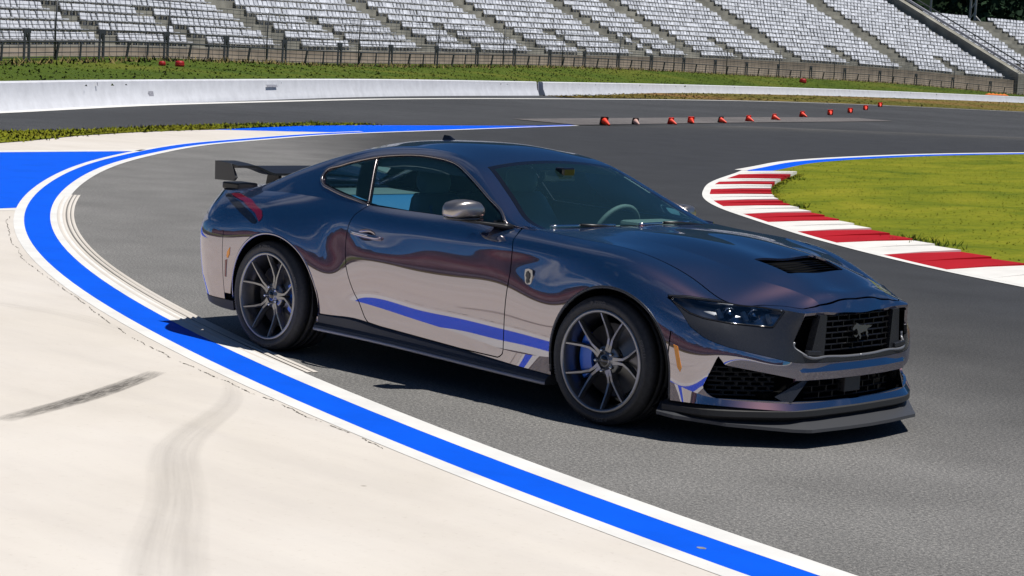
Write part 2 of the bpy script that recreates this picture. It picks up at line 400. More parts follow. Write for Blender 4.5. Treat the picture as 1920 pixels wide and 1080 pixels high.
# low ribbed concrete edge along the inner white line
ribs = empty('ribbed_edge', (-6, 0.6, 0)); tag(ribs, kind='structure')
for k, (ra, rb) in enumerate(((-0.235, -0.205), (-0.195, -0.165), (-0.150, -0.115), (-0.100, -0.060))):
    ta = math.atan2(4.3-PC[1], -11.4-PC[0]) % (2*math.pi); tb = math.atan2(-1.25-PC[1], -0.6-PC[0]) % (2*math.pi)
    A = bend(ra, ta, tb, 70); B = bend((ra+rb)/2, ta, tb, 70); C_ = bend(rb, ta, tb, 70)
    h = 0.012*np.minimum(1, np.minimum(np.linspace(0, 8, 70), np.linspace(8, 0, 70)))
    V = [(*a, 0.003) for a in A]+[(*b, 0.004+hh) for b, hh in zip(B, h)]+[(*c, 0.003) for c in C_]
    make('rib', np.array(V)-np.array((-6, 0.6, 0)), [(i+1, i, i+70*1, i+71) for i in range(69)]+[(i+71, i+70, i+140, i+141) for i in range(69)], M_CONC, ribs)
# joint cracks in the concrete beside the band
M_CRACK = plain('crack', (0.10, 0.085, 0.065), 0.95)
def crack(pts, w, name='crack'):
    P = np.asarray(pts); n = len(P); T = np.gradient(P, axis=0); T /= np.linalg.norm(T, axis=1)[:, None]; N = np.stack([-T[:, 1], T[:, 0]], -1)
    jit = np.cumsum(RNG.normal(0, 0.0028, n)); jit -= np.linspace(jit[0], jit[-1], n); ww = w*np.abs(RNG.normal(0.8, 0.6, n))
    gap = np.convolve(RNG.random(n), np.ones(5)/5, 'same') > 0.60; ww[gap] = 0
    A = P+N*(jit+ww/2)[:, None]; B = P+N*(jit-ww/2)[:, None]
    return ribbon(name, A, B, 0.0064, M_CRACK, parent=concrete)
_c = bend(0.385, math.atan2(2.2-PC[1], -9.2-PC[0]) % (2*math.pi), math.atan2(-2.2-PC[1], 1.3-PC[0]) % (2*math.pi), 800)
crack(_c, 0.0048)
# tyre marks: thin rubber films on the concrete
def rubber_mat(name, dens, sc, soft=(0.40, 0.62)):
    m, n, l, b = nodes(name); b.inputs['Base Color'].default_value = (0.05, 0.045, 0.04, 1); b.inputs['Roughness'].default_value = 0.8
    uv = n.new('ShaderNodeUVMap'); uv.uv_map = 'along'
    mp = n.new('ShaderNodeMapping'); mp.inputs['Scale'].default_value = sc; l.new(uv.outputs[0], mp.inputs[0])
    sp = n.new('ShaderNodeSeparateXYZ'); l.new(uv.outputs[0], sp.inputs[0])
    a = noisen(n, l, mp.outputs[0], 1.0, 5, 0.7)
    st = rampn(n, l, a, [(soft[0], (0, 0, 0)), (soft[1], (1, 1, 1))])
    ex = mathn(n, l, 'MULTIPLY', mathn(n, l, 'MULTIPLY', sp.outputs['X'], mathn(n, l, 'SUBTRACT', 1.0, sp.outputs['X'])), 4.0)
    ey = mathn(n, l, 'MULTIPLY', mathn(n, l, 'MULTIPLY', sp.outputs['Y'], mathn(n, l, 'SUBTRACT', 1.0, sp.outputs['Y'])), 4.0)
    f = mathn(n, l, 'MULTIPLY', mathn(n, l, 'MULTIPLY', st, mathn(n, l, 'POWER', ex, 0.5)), mathn(n, l, 'POWER', ey, 0.6))
    f = mathn(n, l, 'MULTIPLY', f, dens, True)
    l.new(f, b.inputs['Alpha'])
    return m
def mark(name, pts, w, mat, n=60):
    P = curve(pts, n); T = np.gradient(P, axis=0); T /= np.linalg.norm(T, axis=1)[:, None]; N = np.stack([-T[:, 1], T[:, 0]], -1)
    w = np.interp(np.linspace(0, 1, n), np.linspace(0, 1, len(w)), w); K = 5
    V = []; UV = []
    for k in range(K):
        for i in range(n): V.append((*(P[i]+N[i]*w[i]*(k/(K-1)-0.5)), 0.0068)); UV.append((i/(n-1), k/(K-1)))
    F = [(k*n+i, k*n+i+1, (k+1)*n+i+1, (k+1)*n+i) for k in range(K-1) for i in range(n-1)]
    me = mesh(name, V, F, mat, False); uvl = me.uv_layers.new(name='along')
    for lp in me.loops: uvl.data[lp.index].uv = UV[lp.vertex_index]
    return link(name, me, concrete, 'structure')
M_SKID1 = rubber_mat('skid_dark', 0.80, (14, 12, 1), (0.30, 0.62)); M_SKID2 = rubber_mat('skid_faint', 0.22, (1.3, 3.2, 1), (0.25, 0.8)); M_SKID3 = rubber_mat('skid_trace', 0.10, (1.2, 5, 1))
mark('tyre_mark', [(-0.16, -3.47), (-0.5, -2.75), (-0.98, -1.98)], (0.13, 0.15, 0.12), M_SKID1)
mark('tyre_mark', [(-0.62, -1.78), (-0.1, -2.15), (0.35, -2.65), (0.75, -3.10), (1.5, -3.65), (2.4, -4.35), (3.2, -4.9)], (0.07, 0.17, 0.24, 0.26, 0.32, 0.36), M_SKID2, 100)
mark('tyre_mark', [(-4.3, -1.55), (-3.2, -1.2), (-2.3, -1.28)], (0.2, 0.22, 0.15), M_SKID3)

# pale strip of asphalt where the cones lie, and edge line of the far track
make('paint_chip', [(*p, 0.0064) for p in [(3.325, -2.515), (3.340, -2.502), (3.362, -2.506), (3.368, -2.522), (3.348, -2.534), (3.328, -2.528)]], [tuple(range(6))], plain('worn_patch', (0.25, 0.27, 0.28), 0.9, noise=0.4, scale=60), smooth=False, kind='structure')
sheet('pale_strip', [(-32.7, 32.9), (-38.6, 51.6), (-40.7, 61.5), (-38.3, 60.6), (-34.0, 45.8), (-29.9, 32.6)], 0.012, M_PATCH)
WALL = curve([(-20, -16), (-24, -2), (-27, 7.5), (-30.6, 14.6), (-33.5, 18.5), (-37.2, 23.8), (-42.3, 31.5), (-48.6, 41.5), (-57.5, 59.5), (-66, 78), (-74, 100), (-79, 120), (-80.5, 137), (-79, 160), (-74, 190)], 240)
def offset(P, d):
    P = np.asarray(P); T = np.gradient(P, axis=0); T /= np.linalg.norm(T, axis=1)[:, None]
    return P+np.stack([-T[:, 1], T[:, 0]], -1)*(np.asarray(d).reshape(-1, 1) if not np.isscalar(d) else d)
LINE = curve([(-19, -16), (-22.6, -2), (-26, 7.5), (-30.2, 14.7), (-35.4, 21.9), (-40.3, 29.9), (-45.8, 39.5), (-51.3, 51.7), (-57.3, 68), (-61.5, 83.6), (-61.5, 95), (-58.2, 104.6), (-53, 125), (-45, 150)], 240)
ribbon('white_line', LINE, offset(LINE, 0.45), 0.004, M_WHITE)
# dry verge between the far track and the wall on the right
VG = curve([(-55.9, 60), (-58.2, 68.5), (-62.2, 84), (-62.2, 95), (-59, 104.9), (-54, 125), (-46, 150)], 80)
VGo = curve([(-56.5, 59.8), (-60, 67), (-68.5, 84), (-74, 99.5), (-78.6, 119.5), (-80, 137), (-78, 160)], 80)
vrd = []
for i, (a, b) in enumerate(zip(VG, VGo)):
    u = min(1, i/14)
    for k in range(6): f = k/5; vrd.append((*(a+(b-a)*f), 0.02+0.13*u*f**0.8))
make('verge', vrd, [(i*6+k, (i+1)*6+k, (i+1)*6+k+1, i*6+k+1) for i in range(79) for k in range(5)], M_VERGE, kind='structure')
# narrow strip of grass on the left between apron and far track
GS0 = curve([(-17.4, -3), (-18.6, 4.6), (-20.27, 8.66), (-22.46, 11.6), (-23.64, 13.55), (-24.8, 15.9), (-27.1, 20.45), (-27.95, 23.3)], 60)
GS1 = curve([(-20.5, -3), (-21.2, 4.6), (-23.36, 10.5), (-24.1, 12.67), (-25.07, 14.5), (-26.44, 17.2), (-27.25, 19.3), (-27.97, 22.8)], 60)
ribbon('grass_strip', GS0, GS1, 0.016, M_GRASS)

# ------- infield grass with the striped kerb
KO = curve([(-14.47, 20.5), (-13.9, 19.6), (-12.97, 18.05), (-11.72, 16.1), (-10.86, 14.95), (-9.85, 13.7), (-8.93, 12.74), (-8.12, 12.03), (-7.43, 11.5), (-6.42, 10.75), (-5.36, 9.99), (-4.44, 9.40), (-3.34, 8.76), (-2.40, 8.28), (-1.37, 7.86), (0.6, 7.15), (3, 6.5)], 600)
KW = offset(KO, -1.0)
if np.linalg.norm(KW[300]-np.array((-9, 16))) > np.linalg.norm(offset(KO, 1.0)[300]-np.array((-9, 16))): KSGN = 1.0
else: KSGN = -1.0
def kin(d): return offset(KO, KSGN*d)
ribbon('white_line', kin(-0.05), kin(0.07), 0.0060, M_WHITE)
kerb = empty('striped_kerb', (-7, 12, 0)); tag(kerb, 'red and white striped sawtooth kerb along the infield grass', 'kerb')
bounds = np.array([(-14.25, 20.2), (-13.58, 19.1), (-12.78, 17.75), (-12.2, 16.85), (-11.75, 16.18), (-10.98, 15.17), (-10.18, 14.22), (-9.3, 13.26), (-8.53, 12.57), (-7.63, 11.76), (-6.75, 11.0), (-5.74, 10.37), (-4.69, 9.64), (-3.62, 9.1), (-2.47, 8.47), (-1.2, 7.9), (0.2, 7.35), (1.6, 6.9)])
bi = [int(np.argmin(np.linalg.norm(KO-b, axis=1))) for b in bounds]
K0, K1 = kin(0.06), kin(0.95)
for k in range(len(bi)-1):
    i0, i1 = bi[k], bi[k+1]; teeth = 1 if i1-i0 < 26 else (2 if i1-i0 < 45 else 3)
    V = []; F = []
    for t in range(teeth):
        a = i0+(i1-i0)*t//teeth; b = i0+(i1-i0)*(t+1)//teeth; n0 = len(V); m = 4
        for q in range(m+1):
            i = a+(b-a)*q//m; h = 0.020*q/m
            V += [(*K0[i], 0.0065), (*(K0[i]*0.5+K1[i]*0.5), 0.018+0.02+h*0.6), (*K1[i], 0.03+0.03+h), (*K1[i], 0.0)]
        for q in range(m):
            for c in range(3): F.append((n0+q*4+c, n0+q*4+c+1, n0+(q+1)*4+c+1, n0+(q+1)*4+c))
        e = n0+m*4; V += [(*K0[b], 0.006), (*(K0[b]*0.5+K1[b]*0.5), 0.006), (*K1[b], 0.006)]; z = len(V)-3
        F += [(e, e+1, z+1, z), (e+1, e+2, z+2, z+1)]
    V = np.array(V)-np.array((-7, 12, 0))
    if KSGN < 0: pass
    o = make('kerb_block', V, F, M_KWHT if k % 2 == 0 else M_KRED, kerb, smooth=False)
# blue and white edge line beyond the kerb
EL = curve([(-14.3, 20.3), (-15.2, 22.1), (-16.2, 24.1), (-17.45, 27.7), (-18.5, 32), (-19.5, 39), (-20, 48), (-19, 60)], 120)
ribbon('white_line', EL, offset(EL, 0.22), 0.010, M_WHITE)
ribbon('blue_line', offset(EL, -0.42), EL, 0.0095, M_BLUE)
inner = [tuple(p) for p in kin(0.93)[20::8]]
infield = sheet('infield_grass', [tuple(p) for p in offset(EL, -0.40)[::-2]]+inner+[(6, 8), (40, 14), (60, 30), (40, 75), (0, 80)], 0.016, M_GRASS)

def blades(name, pts, z, h0, h1, w, mat, parent=None, kind='stuff', lean=0.5):
    """loose grass: one bent triangle pair per blade"""
    n = len(pts); a = RNG.random(n)*2*np.pi; h = h0+(h1-h0)*RNG.random(n)**1.6
    d = np.stack([np.cos(a), np.sin(a)], -1); ld = RNG.normal(0, lean, (n, 2))*h[:, None]
    V = np.zeros((n, 3, 3)); V[:, 0, :2] = pts-d*w/2; V[:, 1, :2] = pts+d*w/2; V[:, 2, :2] = pts+ld
    zz = z if np.isscalar(z) else z[:, None]
    V[:, :2, 2] = zz; V[:, 2, 2] = (z if np.isscalar(z) else z)+h
    me = bpy.data.meshes.new(name); me.vertices.add(3*n); me.vertices.foreach_set('co', V.ravel()); me.loops.add(3*n)
    me.loops.foreach_set('vertex_index', np.arange(3*n, dtype=np.int32)); me.polygons.add(n)
    me.polygons.foreach_set('loop_start', np.arange(0, 3*n, 3, dtype=np.int32)); me.polygons.foreach_set('loop_total', np.full(n, 3, dtype=np.int32))
    me.materials.append(mat); me.update(); me.validate()
    return link(name, me, parent, kind)
def in_poly(n, poly, lo, hi):
    P = RNG.random((n, 2))*(np.array(hi)-np.array(lo))+np.array(lo)
    return P[poly_sd(P, poly) > 0.02]
inf_poly = [tuple(p) for p in offset(EL, -0.40)[::-6]]+inner[::2]+[(6, 8), (14, 12), (12, 40), (-5, 60)]
gp = in_poly(60000, inf_poly, (-19, 7), (6, 40))
edge = kin(0.99)[RNG.integers(20, 560, 9000)]+RNG.normal(0, 0.05, (9000, 2))
tuft_c = np.concatenate([kin(1.12)[[60, 250, 372, 384, 470]], [(-28.0, 21.6)]])
tuft = np.concatenate([c+RNG.normal(0, s_, (k_, 2)) for c, s_, k_ in zip(tuft_c, (.1, .08, .16, .2, .1, .12), (50, 50, 120, 140, 50, 160))])
tg = blades('grass', np.concatenate([gp, edge]), 0.012, 0.004, 0.022, 0.03, M_GRASSB); tag(tg, 'short mown green grass covering the infield inside the bend', 'grass')
tg2 = blades('weeds', tuft, 0.012, 0.02, 0.10, 0.02, grass_mat('weed', (0.045, 0.09, 0.004), (0.08, 0.13, 0.006), (0.13, 0.16, 0.01), scale=3, blade=True)); tag(tg2, 'taller dark green weeds along the infield edge of the striped kerb', 'weeds')
sp_ = RNG.random((9000, 1)); ii = RNG.integers(0, 60, 9000)
tg3 = blades('grass', GS0[ii]*(1-sp_)+GS1[ii]*sp_+RNG.normal(0, 0.12, (9000, 2)), 0.012, 0.015, 0.06, 0.05, M_GRASSB); tag(tg3, 'strip of rough grass between concrete apron and far track on the left', 'grass')

# ------- ground behind the photographer, seen only mirrored in the car
sheet('unseen_mirrored_ground', [(-120, -26), (-40, -24), (110, -18), (110, -75), (-120, -75)], 0.02, grass_mat('unseen_ground_olive', (0.05, 0.06, 0.012), (0.08, 0.08, 0.02), (0.10, 0.09, 0.025)))
def band_mat():
    m, n, l, b = nodes('backdrop_bands'); tcn = n.new('ShaderNodeTexCoord'); P = tcn.outputs['Object']; sp = n.new('ShaderNodeSeparateXYZ'); l.new(P, sp.inputs[0])
    h = mathn(n, l, 'ADD', sp.outputs['Z'], mathn(n, l, 'MULTIPLY', mathn(n, l, 'SUBTRACT', noisen(n, l, P, 0.08, 4), 0.5), 0.5))
    c = rampn(n, l, mathn(n, l, 'MULTIPLY', h, 0.1, True), [(0.0, (0.020, 0.022, 0.020)), (0.12, (0.12, 0.13, 0.16)), (0.18, (0.030, 0.026, 0.034)), (0.30, (0.15, 0.085, 0.095)), (0.42, (0.20, 0.13, 0.13)), (0.55, (0.13, 0.045, 0.050)), (0.66, (0.07, 0.04, 0.05)), (0.80, (0.02, 0.022, 0.03)), (1.0, (0.012, 0.016, 0.02))])
    c = mixn(n, l, 0.7, c, rampn(n, l, noisen(n, l, P, 1.2, 4), [(0.3, (0.5,)*3), (0.7, (1.4,)*3)]), 'MULTIPLY')
    l.new(c, b.inputs['Base Color']); b.inputs['Roughness'].default_value = 0.9; b.inputs['Specular IOR Level'].default_value = 0.1
    return m
M_BACKDROP = band_mat()
pe = curve([(-90, -40), (-40, -60), (0, -66), (40, -62), (90, -40), (110, 0)], 80)
ev = []
for i, p in enumerate(pe):
    n_ = p-np.array((5, 0)); n_ /= np.linalg.norm(n_); hh = 8.6+0.7*math.sin(i*0.9)+0.5*math.sin(i*2.3)
    for f, z in ((0, 0), (1.5, hh*0.45), (2.5, hh*0.8), (4.5, hh), (14, hh*0.9)): ev.append((*(p+n_*f), z-0.02))
make('mirrored_backdrop', ev, [(i*5+k, i*5+k+1, (i+1)*5+k+1, (i+1)*5+k) for i in range(79) for k in range(4)], M_BACKDROP, kind='structure')  # added stand-in for unseen stands, banded for the reflections in the paint

# ================================================================== BACKGROUND
def local(V, c): return np.asarray(V, float)-np.asarray(c, float)
M_WALL = paint_mat('wall_white', (0.66, 0.67, 0.71), (0.45, 0.45, 0.46), 0.5)
M_STEEL = plain('dark_steel', (0.075, 0.08, 0.085), 0.5, 0.4)
M_GALV = plain('galvanised', (0.16, 0.17, 0.18), 0.45, 0.7, noise=0.2, scale=3)
def wall_obj(i0, i1, h, label, marks):
    W = WALL[i0:i1]; prof = [(0.0, 0.0), (0.05, 0.14), (0.13, 0.30), (0.17, h-0.03), (0.20, h), (0.40, h), (0.43, 0.0)]
    n = len(W); V = []
    for d, z in prof: V += [(*p, z-0.01) for p in offset(WALL, d)[i0:i1]]
    F = [(k*n+i, k*n+i+1, (k+1)*n+i+1, (k+1)*n+i) for k in range(len(prof)-1) for i in range(n-1)]
    F += [tuple(k*n for k in range(len(prof))), tuple(k*n+n-1 for k in reversed(range(len(prof))))]
    c = (*W[n//2], 0); e = empty('barrier_wall', c); tag(e, label, 'wall')
    make('wall_body', local(V, c), F, M_WALL, e, split=35)
    for i, z0, z1, wd in marks:   # stains and joints on its face
        a, b = offset(WALL, 0.13)[i], offset(WALL, 0.13)[i+1]; t = (b-a)/np.linalg.norm(b-a)
        nrm = np.array((t[1], -t[0]))
        q = a+nrm*0.012
        d0 = nrm*0.03
        V2 = [(*(q+d0*(1-(z0-.3)*1.5)), z0), (*(q+d0*(1-(z0-.3)*1.5)+t*wd), z0), (*(q-nrm*0.0+t*wd), z1), (*(q), z1)]
        make('stain', local(V2, c), [(0, 1, 2, 3)], M_STAIN, e, smooth=False)
    return e
M_STAIN = plain('stain', (0.30, 0.30, 0.34), 0.9, noise=0.4, scale=20)
wall_obj(24, 94, 0.65, 'long white concrete barrier wall left of the joint, behind the far track', [(47, 0.18, 0.34, 0.35), (58, 0.40, 0.47, 1.1), (43, 0.5, 0.6, 0.06), (93, 0.05, 0.62, 0.12)])
wall_obj(94, 239, 0.645, 'white concrete barrier wall right of the joint, behind the dry verge', [])

# grass bank between wall and fence
ZF = f1([0, 51, 64, 77, 108, 130, 156, 179, 192, 239], [0.8, 0.81, 0.98, 0.95, 1.2, 1.3, 1.22, 1.1, 0.78, 0.7])(np.arange(240))
O0, O1, O2 = offset(WALL, 0.44), offset(WALL, 5.5), offset(WALL, 8.2)
bv = []
for i in range(240):
    for f in np.linspace(0, 1, 6): bv.append((*(O0[i]*(1-f)+O1[i]*f), 0.52+(ZF[i]-0.5)*f**0.8+0.02*math.sin(i*1.7+f*9)))
    bv.append((*O2[i], ZF[i]+0.02))
make('grass_bank', bv, [(i*7+k, i*7+k+1, (i+1)*7+k+1, (i+1)*7+k) for i in range(239) for k in range(6)], M_BANK, kind='structure')
ii = RNG.integers(34, 200, 16000); ff = RNG.random(16000)
bz = 0.52+(ZF[ii]-0.5)*ff**0.8
bg_ = blades('bank_tufts', O0[ii]*(1-ff[:, None])+O1[ii]*ff[:, None]+RNG.normal(0, 0.2, (16000, 2)), bz-0.02, 0.02, 0.08, 0.10, M_BANKB); tag(bg_, 'rough green grass on the bank between barrier wall and catch fence', 'grass')
M_DRYS = grass_mat('straw', (0.13, 0.11, 0.04), (0.20, 0.16, 0.06), (0.26, 0.20, 0.09), scale=1, blade=True)
i2 = RNG.integers(34, 200, 5000); f2_ = 0.93+0.10*RNG.random(5000)
bs = blades('dry_grass', O0[i2]*(1-f2_[:, None])+O1[i2]*f2_[:, None]+RNG.normal(0, 0.2, (5000, 2)), 0.52+(ZF[i2]-0.5)*np.minimum(f2_, 1)**0.8-0.02, 0.05, 0.25, 0.06, M_DRYS); tag(bs, 'straw coloured dry grass along the foot of the catch fence', 'grass')
i3 = RNG.integers(95, 200, 5000); t3 = RNG.random(5000); kk = np.clip((i3-95)/105*79, 0, 78).astype(int)
tv = blades('verge_tufts', VG[kk]*(1-t3[:, None])+VGo[kk]*t3[:, None]+RNG.normal(0, 0.3, (5000, 2)), 0.02+0.13*t3**0.8*np.minimum(1, kk/14), 0.02, 0.07, 0.12, M_VERGEB); tag(tv, 'dry tufts on the brown verge in front of the right barrier wall', 'grass')
# walkway between fence and stand
M_WALK = plain('walkway', (0.17, 0.14, 0.105), 0.9, noise=0.3, scale=0.8)
ZB = f1([0, 40, 62, 71, 88, 107, 124, 141, 167, 185, 199, 239], [1.1, 1.1, 1.2, 1.35, 1.5, 1.75, 1.95, 2.2, 2.5, 2.4, 2.1, 1.9])(np.arange(240))
O3, O4 = offset(WALL, 10.9), offset(WALL, 11.0)
wv = []
for i in range(240): wv += [(*O2[i], ZF[i]+0.02), (*O3[i], ZF[i]+0.05), (*O4[i], ZB[i]-0.05)]
make('walkway', wv, [(i*3+k, i*3+k+1, (i+1)*3+k+1, (i+1)*3+k) for i in range(239) for k in range(2)], M_WALK, kind='structure')

# ------- catch fence
FP = offset(WALL, 6.2); FS = np.r_[0, np.cumsum(np.linalg.norm(np.diff(FP, axis=0), axis=1))]
def fpos(s): return np.array([np.interp(s, FS, FP[:, 0]), np.interp(s, FS, FP[:, 1]), np.interp(s, FS, ZF)])
fc = np.array((*FP[110], 0.0)); fence = empty('catch_fence', fc); tag(fence, 'dark steel catch fence with posts and wires below the seats', 'fence')
s = 30.0; k = 0
def fnorm(sv):
    a, b = fpos(sv-0.3)[:2], fpos(sv+0.3)[:2]; t = (b-a)/np.linalg.norm(b-a); return np.array((t[1], -t[0]))
while s < 190:
    p = fpos(s)-fc; nr = fnorm(s); nn = np.array((*nr, 0))
    mb = MB()
    if k % 3 == 0:   # double post with stays
        t_ = np.array((nr[1], -nr[0], 0))
        mb.bar(p-(0, 0, 0.15), p+(0, 0, 1.0), 0.06, 0.07); mb.bar(p+t_*0.35-(0, 0, 0.15), p+t_*0.30+(0, 0, 0.98), 0.055, 0.06)
        mb.bar(p+(0, 0, 0.55), p+t_*0.30+(0, 0, 0.98), 0.05); mb.bar(p+t_*0.17+(0, 0, 0.86), p+t_*0.17+(0, 0, 1.0), 0.26, 0.07)
    elif k % 3 == 1: mb.bar(p-(0, 0, 0.15), p+nn*0.12+(0, 0, 0.60), 0.06, 0.07)
    else: mb.bar(p-(0, 0, 0.15), p+nn*0.04+(0, 0, 0.60), 0.05, 0.05)
    mb.obj('post', M_STEEL, fence, smooth=False)
    if k % 5 == 0:   # slender tall pole
        MB().tube([p+(0, 0, -0.1), p+(0, 0, 1.2), p+nn*0.05+(0, 0, 2.05)], 0.03, 5).obj('pole', M_STEEL, fence)
    s += 1.9; k += 1
for z, w in ((0.60, 0.045), (0.97, 0.030), (0.12, 0.022), (0.27, 0.022), (0.43, 0.022), (0.75, 0.016), (0.86, 0.016), (1.12, 0.014), (1.27, 0.014), (1.42, 0.014), (1.57, 0.014), (1.70, 0.014), (1.85, 0.014), (2.0, 0.016)):
    pts = [fpos(q)+np.array((0, 0, z))-fc for q in np.arange(30, 190, 1.9)]
    MB().tube(pts, w/2*1.3, 4).obj('rail' if w > 0.03 else 'cable', M_STEEL, fence)
vw = MB()
for q in np.arange(30, 190, 0.63):
    a = fpos(q)-fc; vw.tube([a+np.array((0, 0, 0.0)), a+np.array((0, 0, 2.0))], 0.008, 3, cap=False)
vw.obj('mesh_wires', M_GALV, fence, kind='stuff')

# ------- grandstand
M_TIER = plain('tier_concrete', (0.27, 0.26, 0.22), 0.9, noise=0.35, scale=0.7)
M_SEAT = plain('seat_aluminium', (0.70, 0.71, 0.74), 0.4, 0.1, noise=0.35, scale=2)
M_SEATD = plain('seat_frame', (0.10, 0.10, 0.11), 0.6)
TREAD, RISE = 0.80, 0.36
K_MAIN = 202
def stand(name_label, k0, k1, rows, aisles, low_aisles, first_rows_aisle=4):
    c = np.array((*offset(WALL, 14)[(k0+k1)//2], 0.0)); e = empty('grandstand', c); tag(e, name_label, 'grandstand')
    seats = []
    for r in range(rows):
        A = offset(WALL, 11+TREAD*r)[k0:k1]; B = offset(WALL, 11+TREAD*(r+1))[k0:k1]; n = len(A); z = ZB[k0:k1]+RISE*r
        V = [(*p, zz-RISE) for p, zz in zip(A, z)]+[(*p, zz) for p, zz in zip(A, z)]+[(*p, zz) for p, zz in zip(B, z)]
        make('tier', local(V, c), [(q*n+i, q*n+i+1, (q+1)*n+i+1, (q+1)*n+i) for q in range(2) for i in range(n-1)], M_TIER, e, smooth=False)
        S = offset(WALL, 11+TREAD*(r+0.62))[k0:k1]; ss = np.r_[0, np.cumsum(np.linalg.norm(np.diff(S, axis=0), axis=1))]
        kk = np.arange(k0, k1)
        for q in np.arange(0.3, ss[-1]-0.3, 0.50):
            x, y = np.interp(q, ss, S[:, 0]), np.interp(q, ss, S[:, 1]); kq = np.interp(q, ss, kk); zq = np.interp(q, ss, z)
            t = np.array((np.interp(q+0.2, ss, S[:, 0])-np.interp(q-0.2, ss, S[:, 0]), np.interp(q+0.2, ss, S[:, 1])-np.interp(q-0.2, ss, S[:, 1])))
            step = ss[-1]/(k1-k0)
            al = aisles
            if any(abs(kq-a-0.12*(r-first_rows_aisle))*step < 1.5 for a in al): continue
            if r < first_rows_aisle and any(abs(kq-a)*step < 0.8 for a in low_aisles): continue
            lim = np.interp(kq, [40, 70, 95, 125, 150, 175, 240], [26, 26, 26, 26, 26, 26, 26])
            if r > lim or kq < 41 or kq > 230: continue
            seats.append((x, y, zq, math.atan2(t[1], t[0])))
    return e, c, seats
def seat_mesh():
    mb = MB()
    # local x along the row, +y away from the track (seat back side)
    pan = [(-0.21, -0.20, 0.23), (0.21, -0.20, 0.23), (0.21, 0.14, 0.20), (-0.21, 0.14, 0.20)]
    mb.add(pan+[(x, y, z-0.05) for x, y, z in pan], [(0, 1, 2, 3), (7, 6, 5, 4), (0, 4, 5, 1), (1, 5, 6, 2), (3, 2, 6, 7), (0, 3, 7, 4)])
    bk = [(-0.21, 0.12, 0.22), (0.21, 0.12, 0.22), (0.19, 0.20, 0.47), (-0.19, 0.20, 0.47)]
    mb.add(bk+[(x, y+0.05, z) for x, y, z in bk], [(0, 1, 2, 3), (7, 6, 5, 4), (0, 4, 5, 1), (1, 5, 6, 2), (2, 6, 7, 3), (3, 7, 4, 0)])
    mb.box((-0.03, 0.02, 0.0), (0.03, 0.12, 0.21))
    return mb
SEAT = seat_mesh(); seat_me = mesh('seat', SEAT.V, SEAT.F, M_SEAT, False)
aisles = [57, 90, 109, 126, 143, 153, 169, 187]; lows = [48, 72, 80, 98, 116, 133, 146, 160, 178, 194]
main_e, main_c, main_s = stand('large bank of silver seats rising left of the sloping stair wall', 40, K_MAIN, 27, aisles, lows)
side_e, side_c, side_s = stand('smaller bank of silver seats right of the sloping stair wall', K_MAIN+1, 236, 17, [211, 222], [206, 216])
FWD = np.array(_f)
def visible(q):
    d = np.array(q[:3])-CAM_POS; z = d@np.array(_f); a = d@np.array(_r)/z*FPX; b = d@np.array(_u)/z*FPX
    return abs(a) < 950 and abs(b) < 535
def put_seats(e, c, seats, nmax):
    seats = [s_ for s_ in seats]
    order = sorted(range(len(seats)), key=lambda i: (not visible(seats[i]), np.hypot(seats[i][0]-CAM_POS[0], seats[i][1]-CAM_POS[1])))
    for i in order[:nmax]:
        x, y, z, a = seats[i]; o = link('seat', seat_me, e); o.location = Vector((x, y, z))-Vector(c); o.rotation_euler = (RNG.normal(0, 0.03), 0, a+RNG.normal(0, 0.07))
    rest = order[nmax:]
    if rest:
        base = np.array(SEAT.V); nb = len(base); V = np.zeros((len(rest)*nb, 3)); F = []
        for j, i in enumerate(rest):
            x, y, z, a = seats[i]; a += RNG.normal(0, 0.09); ca, sa = math.cos(a), math.sin(a); sh = RNG.normal(0, 0.02)
            R = np.array(((ca, -sa, 0), (sa, ca, 0), (0, 0, 1.0))); V[j*nb:(j+1)*nb] = (base*np.array((1, 1, 1+sh)))@R.T+np.array((x, y, z))-c
            F += [tuple(v+j*nb for v in f) for f in SEAT.F]
        make('seat_rows', V, F, M_SEAT, e, smooth=False, kind='stuff')
put_seats(main_e, main_c, main_s, 220); put_seats(side_e, side_c, side_s, 80)
# stair side wall between the two stands with its pale coping and handrail
sw = empty('stair_wall', (*offset(WALL, 11)[K_MAIN], 0)); tag(sw, 'sloping grey stair wall with handrail between the two seat banks', 'wall')
b0 = np.array((*offset(WALL, 10.6)[K_MAIN], 0)); b1 = np.array((*offset(WALL, 11+TREAD*27)[K_MAIN], 0)); t = offset(WALL, 11)[K_MAIN+1]-offset(WALL, 11)[K_MAIN]; t = np.array((*t/np.linalg.norm(t), 0))
zb = ZB[K_MAIN]; o = np.array(sw.location)
V = [b0-t*0.2+(0, 0, 0.3), b1-t*0.2+(0, 0, 0.3), b1-t*0.2+(0, 0, zb+RISE*27+0.55), b0-t*0.2+(0, 0, zb+0.55)]
V = V+[v+t*0.9 for v in V]
make('wall_body', local(V, o), [(0, 1, 2, 3), (7, 6, 5, 4), (3, 2, 6, 7), (0, 3, 7, 4), (1, 5, 6, 2)], M_TIER, sw, smooth=False)
cp = [b0+t*0.75+(0, 0, zb+0.75), b1+t*0.75+(0, 0, zb+RISE*27+0.75)]
MB().bar(cp[0]-o, cp[1]-o, 0.25, 0.18).obj('coping', plain('coping', (0.38, 0.38, 0.42), 0.6), sw, smooth=False)
MB().bar(cp[0]-o+(0, 0, 0.55), cp[1]-o+(0, 0, 0.55), 0.10).obj('handrail', M_STEEL, sw, smooth=False)

